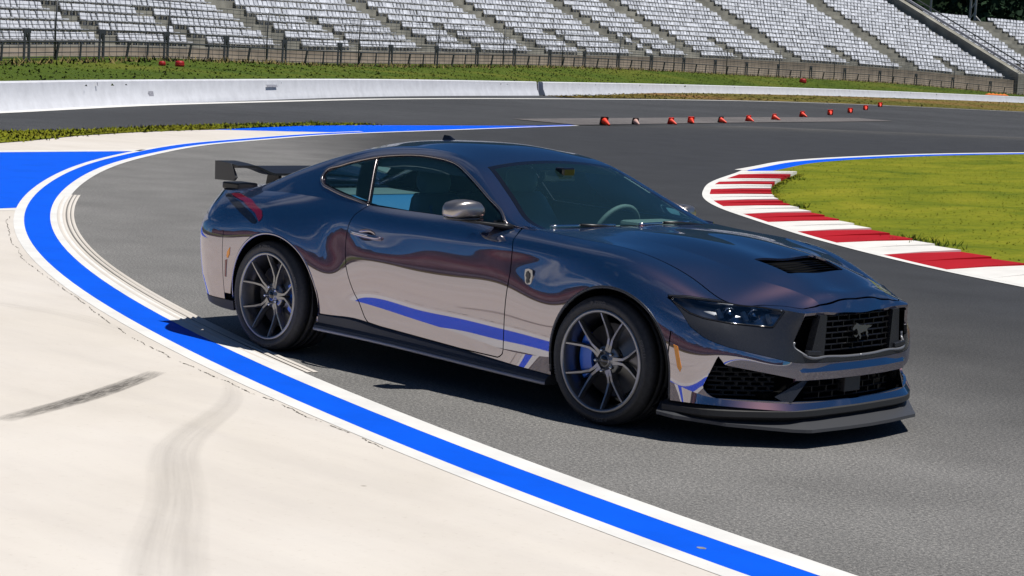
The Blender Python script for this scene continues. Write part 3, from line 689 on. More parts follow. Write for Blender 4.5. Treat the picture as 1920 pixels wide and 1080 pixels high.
# ------- lamp poles and steel mast behind the right stand
M_POLE = plain('pole_paint', (0.55, 0.54, 0.50), 0.5, 0.3)
pbase = offset(WALL, 29)
for (kq, lab, hh) in ((203.5, 'leftmost of three slim pale poles before the dark trees at top right', 24), (207, 'middle one of three slim pale poles before the dark trees', 24), (210.5, 'rightmost of three slim pale poles before the dark trees', 24)):
    x, y = np.interp(kq, np.arange(240), pbase[:, 0]), np.interp(kq, np.arange(240), pbase[:, 1])
    e = empty('light_pole', (x, y, 0)); tag(e, lab, 'pole', 'slim poles behind the right stand')
    MB().tube([(0, 0, -0.5), (0, 0, hh*0.6), (0, 0, hh)], [0.13, 0.11, 0.08], 8).obj('shaft', M_POLE, e)
    MB().box((-0.35, -0.35, -0.5), (0.35, 0.35, 0.25)).obj('footing', M_TIER, e, smooth=False)
    MB().box((-0.6, -0.15, hh), (0.6, 0.15, hh+0.35)).obj('lamp_head', M_GALV, e, smooth=False)
x, y = np.interp(217, np.arange(240), pbase[:, 0]), np.interp(217, np.arange(240), pbase[:, 1])
e = empty('lattice_mast', (x, y, 0)); tag(e, 'pale lattice mast with a sloping stay at the top right corner', 'mast')
for sx in (-0.3, 0.3): MB().tube([(sx, 0, -0.5), (sx, 0, 26)], 0.12, 6).obj('mast_leg', M_POLE, e)
lb = MB()
for q in range(26): lb.bar((-0.3, 0, q), (0.3, 0, q+0.9), 0.07)
lb.obj('lacing', M_POLE, e, smooth=False)
tdir = WALL[218]-WALL[217]; tdir /= np.linalg.norm(tdir)
MB().tube([(0.3, 0, 8.4), (tdir[0]*1.2, tdir[1]*1.2, 7.9), (tdir[0]*6, tdir[1]*6, 3.5), (tdir[0]*9, tdir[1]*9, 0.5)], 0.12, 6).obj('stay', M_POLE, e)

# ------- dark wood behind the stands
def leaf_mass(n, centres, radii, size):
    ci = RNG.integers(0, len(centres), n); u = RNG.normal(size=(n, 3)); u /= np.linalg.norm(u, axis=1)[:, None]
    rr = RNG.random(n)**0.35; P = np.array(centres)[ci]+u*rr[:, None]*np.array(radii)[ci]
    a = RNG.normal(size=(n, 3)); a /= np.linalg.norm(a, axis=1)[:, None]; b = np.cross(a, RNG.normal(size=(n, 3))); b /= np.linalg.norm(b, axis=1)[:, None]
    sz = size*(0.5+RNG.random(n))[:, None]
    V = np.stack([P-a*sz, P+b*sz*0.6, P+a*sz, P-b*sz*0.6], 1).reshape(-1, 3)
    return V, [(4*i, 4*i+1, 4*i+2, 4*i+3) for i in range(n)]
M_LEAF = grass_mat('dark_leaf', (0.010, 0.026, 0.014), (0.020, 0.045, 0.022), (0.045, 0.075, 0.030), scale=0.3)
HILL = curve([(-215, 80), (-190, 140), (-172, 190), (-150, 245), (-118, 305), (-60, 370), (20, 420)], 60)
cs, rs = [], []
for i in range(70):
    q = HILL[RNG.integers(6, 40)]+RNG.normal(0, 6, 2)+np.array((16, -6))
    hgt = RNG.uniform(10, 26); cs.append((q[0], q[1], hgt*RNG.uniform(0.25, 0.75))); rs.append((RNG.uniform(4, 8), RNG.uniform(4, 8), hgt*0.45))
Vw, Fw = leaf_mass(60000, cs, rs, 0.55)
o = make('woodland', Vw, Fw, M_LEAF, smooth=False, kind='stuff'); tag(o, 'dark green wood behind the right seat bank at the top right', 'trees')
wb = HILL
make('woodland_floor', [(*p, -0.02) for p in wb]+[(*p, 46+3*math.sin(i)) for i, p in enumerate(wb)], [(i, i+1, 60+i+1, 60+i) for i in range(59)], M_LEAF, kind='structure').name = 'hill'

# ------- toppled cones and red markers
M_CONE = plain('cone_orange', (0.90, 0.045, 0.012), 0.45, noise=0.15, scale=6)
M_CONEB = plain('cone_base', (0.70, 0.025, 0.014), 0.6, noise=0.25, scale=6); M_CONED = plain('cone_base_dark', (0.03, 0.016, 0.014), 0.7)
M_CONEP = plain('cone_faded', (0.66, 0.40, 0.34), 0.6, noise=0.15, scale=6)
def cone_parts():
    n = 16; prof = [(0.118, 0.03), (0.112, 0.05), (0.030, 0.40), (0.022, 0.41), (0.018, 0.40)]
    V = []; F = []
    for r, z in prof: V += [(r*math.cos(2*math.pi*k/n), r*math.sin(2*math.pi*k/n), z) for k in range(n)]
    for j in range(len(prof)-1): F += [(j*n+k, j*n+(k+1) % n, (j+1)*n+(k+1) % n, (j+1)*n+k) for k in range(n)]
    b = MB(); B = 0.15; pl = [(B, -B+.03), (B, B-.03), (B-.03, B), (-B+.03, B), (-B, B-.03), (-B, -B+.03), (-B+.03, -B), (B-.03, -B)]
    b.prism(pl, 0.0, 0.035)
    return mesh('cone_body', V, F, M_CONE), mesh('base', b.V, b.F, M_CONEB, False)
cone_me, base_me = cone_parts()
cone_me2 = cone_me.copy(); cone_me2.materials[0] = M_CONEP; base_me2 = base_me.copy(); base_me2.materials[0] = M_CONED
def cone(x, y, ang, tilt, label, lying=True, faded=False, dark=False, z=0.012, sc=1.0):
    e = empty('traffic_cone', (x, y, z)); tag(e, label, 'cone', 'toppled cones across the far track')
    for nm, me in (('cone_body', cone_me2 if faded else cone_me), ('base', base_me2 if dark else base_me)):
        o = link(nm, me, e); o.scale = (sc,)*3
        if lying:
            el = math.radians(tilt)  # axis points along ang, dipping so that tip and base edge rest on the ground
            R = Matrix.Rotation(ang, 4, 'Z') @ Matrix.Rotation(math.pi/2+el, 4, 'Y')
            o.rotation_euler = R.to_euler(); lift = 0.15*math.cos(el)+0.035*0
            o.location = (0, 0, lift*sc)
    return e
TO = lambda x, y: math.atan2(CAM_POS[1]-y, CAM_POS[0]-x)
CONES = [(-30.14, 33.99, .55, 1.05, 'toppled orange cone with dark base, leftmost of the row'), (-30.84, 36.14, .5, .85, 'faded pinkish toppled cone, second from left'), (-31.46, 38.48, .75, .9, 'third toppled red cone from the left'),
         (-32.47, 40.67, .35, .9, 'fourth toppled red cone from the left'), (-33.30, 43.18, .85, .9, 'fifth toppled red cone from the left, tip pointing right'), (-34.80, 46.56, .8, .92, 'sixth toppled red cone from the left'),
         (-36.64, 50.42, .95, .95, 'seventh toppled red cone from the left, just past mid row'), (-40.1, 56.8, .8, 1.0, 'fifth toppled red cone from the right'), (-43.1, 62.9, .1, 1.0, 'fourth toppled red cone from the right'),
         (-46.5, 69.2, .1, 1.0, 'third toppled red cone from the right'), (-51.6, 77.8, .05, 1.05, 'second toppled red cone from the right'), (-58.3, 88.9, .05, 1.1, 'rightmost toppled red cone by the edge line')]
for i, (x, y, da, sc, lab) in enumerate(CONES): cone(x, y, TO(x, y)+da, 18, lab, True, i == 1, i < 2 or i == 4, sc=sc*0.80)
# round red markers on the bank
M_RED = plain('red_plastic', (0.36, 0.006, 0.010), 0.5, noise=0.2, scale=4)
def marker(x, y, z, r, label, kind):
    e = empty('drum', (x, y, z)); tag(e, label, 'drum')
    n = 14; prof = [(0.0, 0.0), (r*0.95, 0.0), (r, 0.05), (r*0.96, r*0.5), (r, r*0.55), (r*0.92, r*1.05), (r*0.7, r*1.2), (r*0.3, r*1.27), (0.0, r*1.28)]
    V = []; F = []
    for rr, zz in prof: V += [(rr*math.cos(2*math.pi*k/n), rr*math.sin(2*math.pi*k/n), zz) for k in range(n)]
    for j in range(len(prof)-1): F += [(j*n+k, j*n+(k+1) % n, (j+1)*n+(k+1) % n, (j+1)*n+k) for k in range(n)]
    make('body', V, F, M_RED if kind else M_CONE, e)
    make('ring', [(rr*math.cos(a), rr*math.sin(a), zz) for rr, zz in ((r*1.01, r*.46), (r*1.05, r*.52), (r*1.01, r*.58)) for a in np.linspace(0, 2*np.pi, n, False)], [(j*n+k, j*n+(k+1) % n, (j+1)*n+(k+1) % n, (j+1)*n+k) for j in range(2) for k in range(n)], M_CONEB, e)
marker(-42.9, 27.9, 0.93, 0.11, 'small dark red drum on the bank below the left seats, left one', 1)
marker(-43.1, 28.7, 0.92, 0.145, 'larger dark red drum on the bank below the left seats, right one', 1)
marker(-80.2, 111.0, 0.93, 0.26, 'bright red drum on the bank above the right barrier wall', 1)
kq = 184; q = offset(WALL, 1.0)[kq]; e = empty('orange_mat', (*q, 0.62)); tag(e, 'low orange heap behind the barrier wall at the right edge', 'cloth')
hp = MB()
for j in range(5): hp.add(*(lambda V, F: (np.array(V)*np.array((0.5, 0.5, 0.16))*RNG.uniform(.7, 1.2)+np.array((0.1*j-.2, 0.42*j-0.9, 0.05)), F))([(1, 0, 0), (0, 1, 0), (-1, 0, 0), (0, -1, 0), (0, 0, 1), (0, 0, -.4)], [(0, 1, 4), (1, 2, 4), (2, 3, 4), (3, 0, 4), (1, 0, 5), (2, 1, 5), (3, 2, 5), (0, 3, 5)]))
hp.obj('fold', plain('orange_cloth', (0.65, 0.16, 0.02), 0.8), e, smooth=False)

# ================================================================== THE CAR
car = empty('sports_car', (0, 0, 0))
tag(car, 'dark blue two door sports coupe with rear wing parked on the bend', 'car')
def paint_car():
    m, n, l, b = nodes('car_paint'); out = n['Material Output']
    b.inputs['Base Color'].default_value = (0.41, 0.405, 0.425, 1); b.inputs['Metallic'].default_value = 1.0; b.inputs['Roughness'].default_value = 0.025
    g = n.new('ShaderNodeBsdfPrincipled'); g.inputs['Base Color'].default_value = (0.48, 0.21, 0.19, 1); g.inputs['Metallic'].default_value = 1.0; g.inputs['Roughness'].default_value = 0.30
    d = n.new('ShaderNodeBsdfPrincipled'); d.inputs['Base Color'].default_value = (0.001, 0.075, 0.22, 1); d.inputs['Roughness'].default_value = 0.4
    tcn = n.new('ShaderNodeTexCoord'); fl = noisen(n, l, tcn.outputs['Object'], 900, 2, 0.6)
    pass
    mx1 = n.new('ShaderNodeMixShader'); mx1.inputs[0].default_value = 0.16; l.new(b.outputs[0], mx1.inputs[1]); l.new(g.outputs[0], mx1.inputs[2])
    mx2 = n.new('ShaderNodeMixShader'); mx2.inputs[0].default_value = 0.15; l.new(mx1.outputs[0], mx2.inputs[1]); l.new(d.outputs[0], mx2.inputs[2])
    l.new(mx2.outputs[0], out.inputs['Surface'])
    return m
def glass_mat(name, tint, refl=1.5, rough=0.0):
    m, n, l, b = nodes(name); out = n['Material Output']; n.remove(b)
    t = n.new('ShaderNodeBsdfTransparent'); t.inputs[0].default_value = (*tint, 1)
    g = n.new('ShaderNodeBsdfGlossy'); g.inputs['Roughness'].default_value = rough; g.inputs['Color'].default_value = (1, 1, 1, 1)
    f = n.new('ShaderNodeFresnel'); f.inputs['IOR'].default_value = refl
    mx = n.new('ShaderNodeMixShader'); l.new(f.outputs[0], mx.inputs[0]); l.new(t.outputs[0], mx.inputs[1]); l.new(g.outputs[0], mx.inputs[2]); l.new(mx.outputs[0], out.inputs['Surface'])
    return m
def add_haze(m, col, amt):
    n, l = m.node_tree.nodes, m.node_tree.links; out = n['Material Output']; src = out.inputs['Surface'].links[0].from_socket
    d = n.new('ShaderNodeBsdfDiffuse'); d.inputs[0].default_value = (*col, 1); mx = n.new('ShaderNodeMixShader'); mx.inputs[0].default_value = amt
    l.new(src, mx.inputs[1]); l.new(d.outputs[0], mx.inputs[2]); l.new(mx.outputs[0], out.inputs['Surface'])
M_PAINT = paint_car()
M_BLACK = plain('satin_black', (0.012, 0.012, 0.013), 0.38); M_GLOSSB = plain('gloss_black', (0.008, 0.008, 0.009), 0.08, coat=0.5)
M_VOID = plain('matt_black', (0.004, 0.004, 0.004), 0.9, spec=0.1)
M_GREY = plain('dark_cladding', (0.055, 0.058, 0.066), 0.27, 0.6, rough_var=0.05, scale=30)
M_TRIM = plain('window_trim', (0.30, 0.27, 0.27), 0.22, 0.9)
M_MIRR = plain('mirror_shell', (0.42, 0.39, 0.37), 0.30, 0.9)
M_GLASS = glass_mat('side_glass', (0.66, 0.92, 0.93), 1.5); M_WS = glass_mat('windscreen_glass', (0.72, 0.97, 0.94), 1.7)
add_haze(M_WS, (0.25, 0.60, 0.62), 0.022); add_haze(M_GLASS, (0.18, 0.50, 0.58), 0.022)   # pale teal haze put into the glass colour to brighten the windows
M_LENS = glass_mat('lamp_lens', (0.92, 0.94, 0.95), 1.9)
M_CHROME = plain('bright_metal', (0.72, 0.72, 0.72), 0.12, 1.0); M_SILVER = plain('emblem_metal', (0.36, 0.36, 0.37), 0.25, 1.0)
M_RUBBER = plain('tyre_rubber', (0.034, 0.034, 0.035), 0.6, noise=0.25, scale=60, bump=0.1)
M_RIM = plain('rim_metal', (0.27, 0.27, 0.275), 0.28, 0.9)
M_DISC = plain('brake_disc', (0.22, 0.21, 0.20), 0.35, 0.9); M_CALI = plain('caliper_blue', (0.006, 0.16, 0.80), 0.35, coat=0.4)
M_AMBER = plain('amber_lens', (1.0, 0.33, 0.01), 0.25, coat=0.6); M_REDL = plain('red_lens_and_streak', (0.15, 0.004, 0.016), 0.12, coat=1.0)
M_SEATB = plain('seat_leather', (0.08, 0.15, 0.20), 0.5); M_INT = plain('interior_dark', (0.15, 0.16, 0.165), 0.7, noise=0.2, scale=200); M_SEATBL = plain('seat_blue', (0.02, 0.12, 0.28), 0.6)
M_PLAST = plain('black_plastic', (0.020, 0.020, 0.021), 0.55, bump=0.05, scale=300)

# ---- lower body: seven lines running from the middle of the tail round the side to the middle of the nose (left half)
_X = [-1.72, -1.33, -1.0, -0.80, -0.62, -0.10, 0.35, 0.65, 1.00, 1.40, 1.75]
_Yl = [[.90, .93, .945, .945, .91, .83, .705], [.90, .935, .958, .965, .935, .865, .765], [.90, .922, .934, .921, .893, .850, .79], [.90, .900, .905, .890, .876, .850, .797], [.894, .890, .911, .904, .886, .857, .80],
       [.893, .889, .917, .913, .897, .868, .80], [.896, .892, .919, .915, .900, .872, .80], [.903, .899, .924, .919, .904, .872, .755], [.91, .925, .940, .925, .900, .856, .735],
       [.915, .94, .953, .955, .928, .848, .72], [.91, .925, .928, .918, .885, .80, .685]]
_Zl = [[.195, .38, .53, .67, .79, .88, .935], [.22, .39, .54, .68, .80, .89, .95], [.22, .405, .54, .67, .79, .88, .95], [.22, .40, .53, .66, .79, .88, .947], [.22, .395, .54, .67, .79, .885, .945],
       [.215, .355, .54, .67, .79, .885, .945], [.21, .315, .53, .67, .79, .885, .943], [.205, .285, .53, .67, .79, .885, .935], [.20, .30, .53, .67, .79, .878, .915],
       [.20, .33, .52, .66, .775, .86, .885], [.20, .31, .45, .57, .67, .755, .775]]
ST = [[(-2.34, 0, .26), (-2.40, 0, .38), (-2.43, 0, .50), (-2.43, 0, .62), (-2.40, 0, .74), (-2.38, 0, .85), (-2.36, 0, .915)],
      [(-2.31, .45, .26), (-2.37, .45, .38), (-2.39, .46, .50), (-2.385, .46, .62), (-2.36, .45, .74), (-2.35, .44, .85), (-2.34, .43, .91)],
      [(-2.15, .735, .245), (-2.215, .74, .38), (-2.245, .742, .50), (-2.250, .738, .62), (-2.262, .702, .73), (-2.268, .65, .83), (-2.26, .595, .905)],
      [(-2.04, .855, .225), (-2.09, .872, .38), (-2.10, .882, .51), (-2.11, .88, .64), (-2.11, .845, .75), (-2.11, .77, .845), (-2.11, .685, .905)]]
ST += [[(x, y, z) for y, z in zip(ys, zs)] for x, ys, zs in zip(_X, _Yl, _Zl)]
ST += [[(1.985, .862, .205), (1.985, .85, .245), (1.995, .845, .43), (2.00, .825, .53), (1.985, .79, .61), (1.975, .735, .67), (1.965, .69, .695)],
       [(2.150, .690, .195), (2.135, .675, .225), (2.145, .675, .40), (2.15, .65, .475), (2.13, .62, .575), (2.12, .585, .65), (2.11, .56, .683)],
       [(2.262, .490, .182), (2.238, .48, .215), (2.248, .48, .36), (2.252, .47, .42), (2.252, .46, .53), (2.255, .455, .62), (2.257, .45, .667)],
       [(2.298, .225, .178), (2.272, .22, .213), (2.280, .22, .35), (2.285, .22, .405), (2.280, .22, .52), (2.280, .22, .61), (2.280, .22, .658)],
       [(2.305, 0, .178), (2.280, 0, .212), (2.286, 0, .35), (2.292, 0, .405), (2.286, 0, .52), (2.286, 0, .61), (2.286, 0, .655)]]
NET = np.array(ST)                      # (stations, lines, 3)
FL = np.array((1, -1, 1.0))
NETX = np.concatenate([(NET[3:0:-1])*FL, NET, (NET[-2:-5:-1])*FL]); NST = len(NET)
def body_grid(nt=330, ns=54):
    L = NETX.transpose(1, 0, 2); ch = np.linalg.norm(np.diff(L, axis=1), axis=2).mean(0); t = np.r_[0, np.cumsum(ch)]
    a, b = t[3], t[3+NST-1]
    return loft(L, nt, ns, crease=(1,), t_dense=lambda _t: np.linspace(a, b, nt))
BG = body_grid()
def join_grids(G):
    V = []; F = []
    for g in G:
        nr, nc = g.shape[:2]; F += grid_faces(nr, nc, len(V)); V += list(g.reshape(-1, 3))
    return np.array(V), F
BODY = join_grids(BG)                    # left half, y > 0, faces outward
TOPL = BG[-1][-1]                        # top line of the lower body
# ---- fixed direction for outlines drawn on the front corner (horizontal view from front and side)
_d = np.array([-0.658, 0.745, -0.105]); _d = _d*FL; _d /= np.linalg.norm(_d)   # for the left half (mirrored)
_U = np.cross(_d, (0, 0, 1.0)); _U /= np.linalg.norm(_U); _Vv = np.cross(_U, _d)
def obl(P): P = np.asarray(P, float); return np.stack([P@_U, P@_Vv], -1)
def in_obl(poly3, grow=0.0):
    q = obl(poly3); return lambda V: poly_sd(obl(V), q)+grow
def out_obl(poly3, grow=0.0):
    q = obl(poly3); return lambda V: -poly_sd(obl(V), q)-grow
def in_xz(poly, grow=0.0): return lambda V: poly_sd(V[:, [0, 2]], poly)+grow
def out_xz(poly, grow=0.0): return lambda V: -poly_sd(V[:, [0, 2]], poly)-grow
ARCH_F, ARCH_R = (1.398, 0.312, 0.402), (-1.318, 0.312, 0.400)
def out_arch(V, d=0.0):
    r = np.full(len(V), 9.0)
    for cx, cz, R in (ARCH_F, ARCH_R):
        q = np.hypot(V[:, 0]-cx, np.maximum(V[:, 2]-cz, 0)*0.995)-R-d
        r = np.minimum(r, np.where(V[:, 1] > 0.35, q, 9))
    return r
def both(name, M, mat, parent=car, **kw):
    """the same panel on the right (near) and left side"""
    V, F = M
    if len(F) == 0: return None
    W, H = mirror(V, F); a = make(name, W, H, mat, parent, **kw); b = make(name, V, F, mat, parent, **kw)
    return a, b
G = 0.0034   # half shut-line gap
# outlines in side view
DOOR = [(0.500, 0.990), (0.585, 0.945), (0.632, 0.905), (0.655, 0.83), (0.662, 0.70), (0.652, 0.58), (0.636, 0.40), (0.622, 0.262), (0.595, 0.238), (0.3, 0.243), (-0.1, 0.262), (-0.38, 0.275), (-0.485, 0.285),
        (-0.516, 0.314), (-0.602, 0.44), (-0.675, 0.58), (-0.700, 0.66), (-0.712, 0.75), (-0.706, 0.83), (-0.682, 0.885), (-0.62, 0.945), (-0.60, 0.99)]
HEAD = np.array([(1.703, .86, .703), (1.812, .83, .711), (1.90, .79, .708), (2.0, .74, .702), (2.137, .60, .687), (2.164, .50, .669), (2.094, .50, .582), (1.987, .70, .598), (1.899, .79, .616), (1.835, .825, .635), (1.775, .845, .668)])
CLAD = np.array([(1.703, .86, .712), (1.812, .83, .72), (2.0, .74, .71), (2.137, .60, .70), (2.20, .47, .69), (2.257, .447, .675), (2.205, .475, .50), (2.262, .43, .455), (2.268, .22, .436), (2.272, -.1, .430), (2.278, -.1, .408), (2.272, .22, .412), (2.245, .44, .418),
                 (2.218, .50, .425), (2.044, .76, .488), (1.985, .80, .507), (1.941, .84, .53), (1.876, .87, .577), (1.80, .86, .645)])
UGRILLE = np.array([(2.257, .444, .672), (2.262, .444, .72), (2.280, .22, .72), (2.286, -.1, .72), (2.286, -.1, .430), (2.272, .22, .436), (2.262, .43, .455), (2.205, .475, .497)])
LGRILLE = np.array([(2.037, .835, .452), (2.055, .80, .405), (2.20, .57, .36), (2.250, .45, .335), (2.262, .22, .330), (2.265, -.1, .328), (2.265, -.1, .208), (2.262, .22, .212), (2.230, .48, .222), (2.02, .82, .236), (1.985, .835, .252), (1.955, .845, .285)])
FENDSPLIT = lambda V: (V[:, 0]-1.79)      # bumper / wing joint
REARSPLIT = lambda V: -(V[:, 0]+1.80)
not_arch = out_arch
side_only = lambda V: V[:, 1]-0.2
lowcut = lambda V: V[:, 2]-0.205
rocker_z = f1([-1.8, -.9, -.53, -.05, .62, 1.0, 1.9], [.30, .285, .276, .255, .222, .205, .20])
over_rocker = lambda V: V[:, 2]-rocker_z(V[:, 0])
HREC = [(-.527+.085*math.cos(a), .785+.034*math.sin(a)) for a in np.linspace(0, 2*math.pi, 28, False)]
door = both('door', cutm(BODY, in_xz(DOOR, -G), side_only, out_xz(HREC)), M_PAINT, solid=0.012, split=38)
both('front_wing', cutm(BODY, lambda V: V[:, 0]-0.3, out_xz(DOOR, G), lambda V: np.where(V[:, 2] > 0.55, 1.0, -FENDSPLIT(V)-G), lambda V: 2.03-V[:, 0], side_only, not_arch, out_obl(HEAD, 0.003), out_obl(CLAD, 0.0015), over_rocker), M_PAINT, solid=0.012, split=38)
both('rear_quarter', cutm(BODY, lambda V: -0.3-V[:, 0], out_xz(DOOR, G), lambda V: np.where(V[:, 2] > 0.70, V[:, 0]+2.16, V[:, 0]+1.795), side_only, not_arch, over_rocker), M_PAINT, solid=0.012, split=38)
STREAK_OUTLINE = [(-2.20, 0.915), (-1.95, 0.925), (-1.83, 0.925), (-1.60, 0.82), (-1.555, 0.745), (-1.64, 0.738), (-1.80, 0.77), (-2.0, 0.83), (-2.16, 0.86)]
rb = cutm(BODY, lambda V: -1.6-V[:, 0], lambda V: np.where(V[:, 2] > 0.70, -2.163-V[:, 0], -1.80-V[:, 0]), not_arch, lambda V: V[:, 2]-(0.315-0.055*np.clip((V[:, 1]-.5)/.4, 0, 1)))
both('rear_bumper', rb, M_PAINT, solid=0.012, split=38)
both('rear_valance', cutm(BODY, lambda V: -1.66-V[:, 0], not_arch, lambda V: 0.310-0.055*np.clip((V[:, 1]-.5)/.4, 0, 1)-V[:, 2]), M_PLAST, solid=0.03, split=38)
fb = cutm(BODY, lambda V: V[:, 0]-1.72, lambda V: np.where(V[:, 2] > 0.55, V[:, 0]-2.0, FENDSPLIT(V)-G), not_arch, out_obl(HEAD, 0.003), out_obl(CLAD, 0.0015), out_obl(UGRILLE), out_obl(LGRILLE))
both('front_bumper', fb, M_PAINT, solid=0.014, split=38)
both('headlight_cladding', cutm(BODY, lambda V: V[:, 0]-1.66, in_obl(CLAD, -0.0005), out_obl(HEAD, 0.004), out_obl(UGRILLE, -0.001), lambda V: V[:, 1]+0.001), M_GREY, solid=0.016, split=38)
# dark inner skin so that the joints read black
def inset(M, d):
    V, F = M; N = np.zeros_like(V)
    for f in F:
        p = V[list(f)]; n = np.cross(p[1]-p[0], p[2]-p[0])+(np.cross(p[2]-p[0], p[3]-p[0]) if len(f) > 3 else 0)
        for i in f: N[i] += n
    N /= np.linalg.norm(N, axis=1)[:, None]+1e-9
    return V-N*d, F
inner_skin = cutm(inset(BODY, 0.022), lambda V: out_arch(V, 0.004), lambda V: -poly_sd(obl(V), obl(LGRILLE))+0.0, lambda V: -poly_sd(obl(V), obl(UGRILLE)), out_obl(HEAD, -0.004))
both('inner_shell', inner_skin, M_VOID)

# ---- bonnet: loft between the wing joint and the centre line
tl_x = TOPL[:, 0]; i0 = int(np.argmin(np.abs(tl_x-0.64)+10*(tl_x < 0))); i1 = int(np.argmin(np.linalg.norm(TOPL-np.array((2.257, .45, .667)), axis=1)))
HT = TOPL[i0:i1+1]
def resample(P, n): 
    s_ = np.r_[0, np.cumsum(np.linalg.norm(np.diff(P, axis=0), axis=1))]; q = np.linspace(0, s_[-1], n)
    return np.stack([np.interp(q, s_, P[:, k]) for k in range(3)], -1)
NH = 110
HT = resample(HT, NH)
cx = f1([.64, 1.0, 1.3, 1.58, 1.8, 2.0, 2.17, 2.24, 2.287], [.932, .942, .935, .906, .868, .815, .755, .722, .655])
hx = HT[:, 0]
def hood_line(frac, z_fn, xc=2.287):
    """line at a share of the way from joint to centre"""
    xs = hx+(np.interp(np.linspace(0, 1, NH), [0, .8, 1], [0.03*frac, 0.02*frac, 0.030])*frac)
    ys = HT[:, 1]*(1-frac)
    return np.stack([xs, ys, z_fn(xs)], -1)
z_a = f1([.64, .84, 1.1, 1.42, 1.66, 1.9, 2.0, 2.08, 2.16, 2.215, 2.262], [.934, .928, .924, .900, .858, .808, .786, .766, .741, .717, .667])   # y about .45
z_b = f1([.64, 1.0, 1.3, 1.58, 1.81, 2.0, 2.15, 2.22, 2.27], [.934, .937, .931, .902, .865, .812, .761, .727, .661])   # edge of the raised centre
z_c = f1([.64, 1.0, 1.3, 1.58, 1.81, 2.0, 2.15, 2.23, 2.28], [.936, .943, .938, .910, .874, .820, .765, .726, .657])
HL = np.stack([HT, hood_line(.20, f1([.64, 1.0, 1.4, 1.63, 1.77, 1.95, 2.1, 2.2, 2.259], [.934, .919, .892, .849, .806, .752, .720, .698, .668])), hood_line(.38, z_a), hood_line(.56, z_b), hood_line(.66, z_c), hood_line(1.0, cx)])
def hood_grid(ns=40):
    HX = np.concatenate([HL, HL[-2:-4:-1]*FL]); sk = np.r_[0, np.cumsum(np.linalg.norm(np.diff(HX, axis=0), axis=2).mean(1))]
    a = spline(sk[:3], HX[:3], np.linspace(0, sk[2], 16)); b = spline(sk[2:], HX[2:], np.linspace(sk[2], sk[5], ns-14))
    return [a, b]
HOOD = join_grids(hood_grid())
hood_front = lambda y: np.interp(np.abs(y), [0, .2, .34, .42, .45, .49, .56, .7], [2.243, 2.239, 2.232, 2.220, 2.198, 2.150, 2.08, 2.0])
VENT = [(1.775, -0.27), (1.985, -0.24), (1.985, 0.24), (1.775, 0.27)]
def hv(V): return -poly_sd(V[:, :2], VENT)
edge_in = lambda V: np.interp(V[:, 0], HT[:, 0], HT[:, 1])-G-V[:, 1]
HOODM = cutm(HOOD, lambda V: hood_front(V[:, 1])-G-V[:, 0], hv, lambda V: np.where(V[:, 0] < 2.10, np.interp(V[:, 0], HT[:, 0], HT[:, 1])-2*G-V[:, 1], 1))
a_, b_ = HOODM; Wm, Hm = mirror(a_, b_); hb = MB(); hb.add(a_, b_); hb.add(Wm, Hm)
def weld(V, F, tol=1e-5):
    V = np.asarray(V, float); key = {}; idx = []; NV = []
    for v in V:
        k_ = tuple(np.round(v/tol).astype(np.int64)) if abs(v[1]) < 1e-3 else len(idx)
        if k_ not in key: key[k_] = len(NV); NV.append(v)
        idx.append(key[k_])
    NF = []
    for f in F:
        g = []
        for i in f:
            if not g or idx[i] != g[-1]: g.append(idx[i])
        if len(g) > 2 and g[0] == g[-1]: g.pop()
        if len(set(g)) > 2: NF.append(tuple(g))
    return np.array(NV), NF
hood = make('bonnet', *weld(hb.V, hb.F), M_PAINT, car, solid=0.012, split=38)
NM = cutm(HOOD, lambda V: V[:, 0]-hood_front(V[:, 1])-G)
nb = MB(); nb.add(*NM); nb.add(*mirror(*NM)); make('nose_panel', *weld(nb.V, nb.F), M_PAINT, car, solid=0.014, split=38)
hs = inset(HOOD, 0.03); sb = MB(); sb.add(*hs); sb.add(*mirror(*hs)); make('engine_cover', *weld(sb.V, sb.F, 1e-4), M_VOID, car)
# bonnet vent: recessed black tray with slats
vt = MB(); zv = lambda x: float(z_c(np.array([x]))[0])
vt.add([(1.775, -.265, zv(1.775)-.035), (1.985, -.235, zv(1.985)-.035), (1.985, .235, zv(1.985)-.035), (1.775, .265, zv(1.775)-.035)], [(0, 1, 2, 3)])
vent = vt.obj('bonnet_vent', M_VOID, hood, smooth=False)
for k in range(7):
    x = 1.795+0.029*k; w = 0.262-0.025*(x-1.775)/0.21; z = zv(x)-0.011
    MB().add([(x-.008, -w, z-.014), (x+.014, -w, z-.008), (x+.014, w, z-.008), (x-.008, w, z-.014), (x-.008, -w, z-.018), (x+.014, -w, z-.012), (x+.014, w, z-.012), (x-.008, w, z-.018)], [(0, 1, 2, 3), (7, 6, 5, 4), (1, 5, 6, 2), (0, 4, 5, 1), (3, 2, 6, 7), (0, 3, 7, 4)]).obj('slat', M_GLOSSB, hood, smooth=False)

# ---- boot deck
j0 = int(np.argmin(np.abs(TOPL[:, 0]+1.85)+10*(TOPL[:, 0] > 0))); DT = resample(TOPL[:j0+1][::-1], 60)
DC = np.stack([np.interp(np.linspace(0, 1, 60), [0, .55, 1], [-1.9, -2.2, -2.36]), np.zeros(60), np.interp(np.linspace(0, 1, 60), [0, .55, 1], [.955, .925, .915])], -1)
dk = np.stack([DT*(1-f)+DC*f+np.array((0, 0, 0.012*math.sin(math.pi*f))) for f in np.linspace(0, 1, 14)])
DECK = (dk.reshape(-1, 3), [tuple(reversed(f)) for f in grid_faces(14, 60)])
db = MB(); db.add(*DECK); db.add(*mirror(*DECK)); make('boot_lid', *weld(db.V, db.F, 1e-4), M_PAINT, car, solid=0.012, split=40)

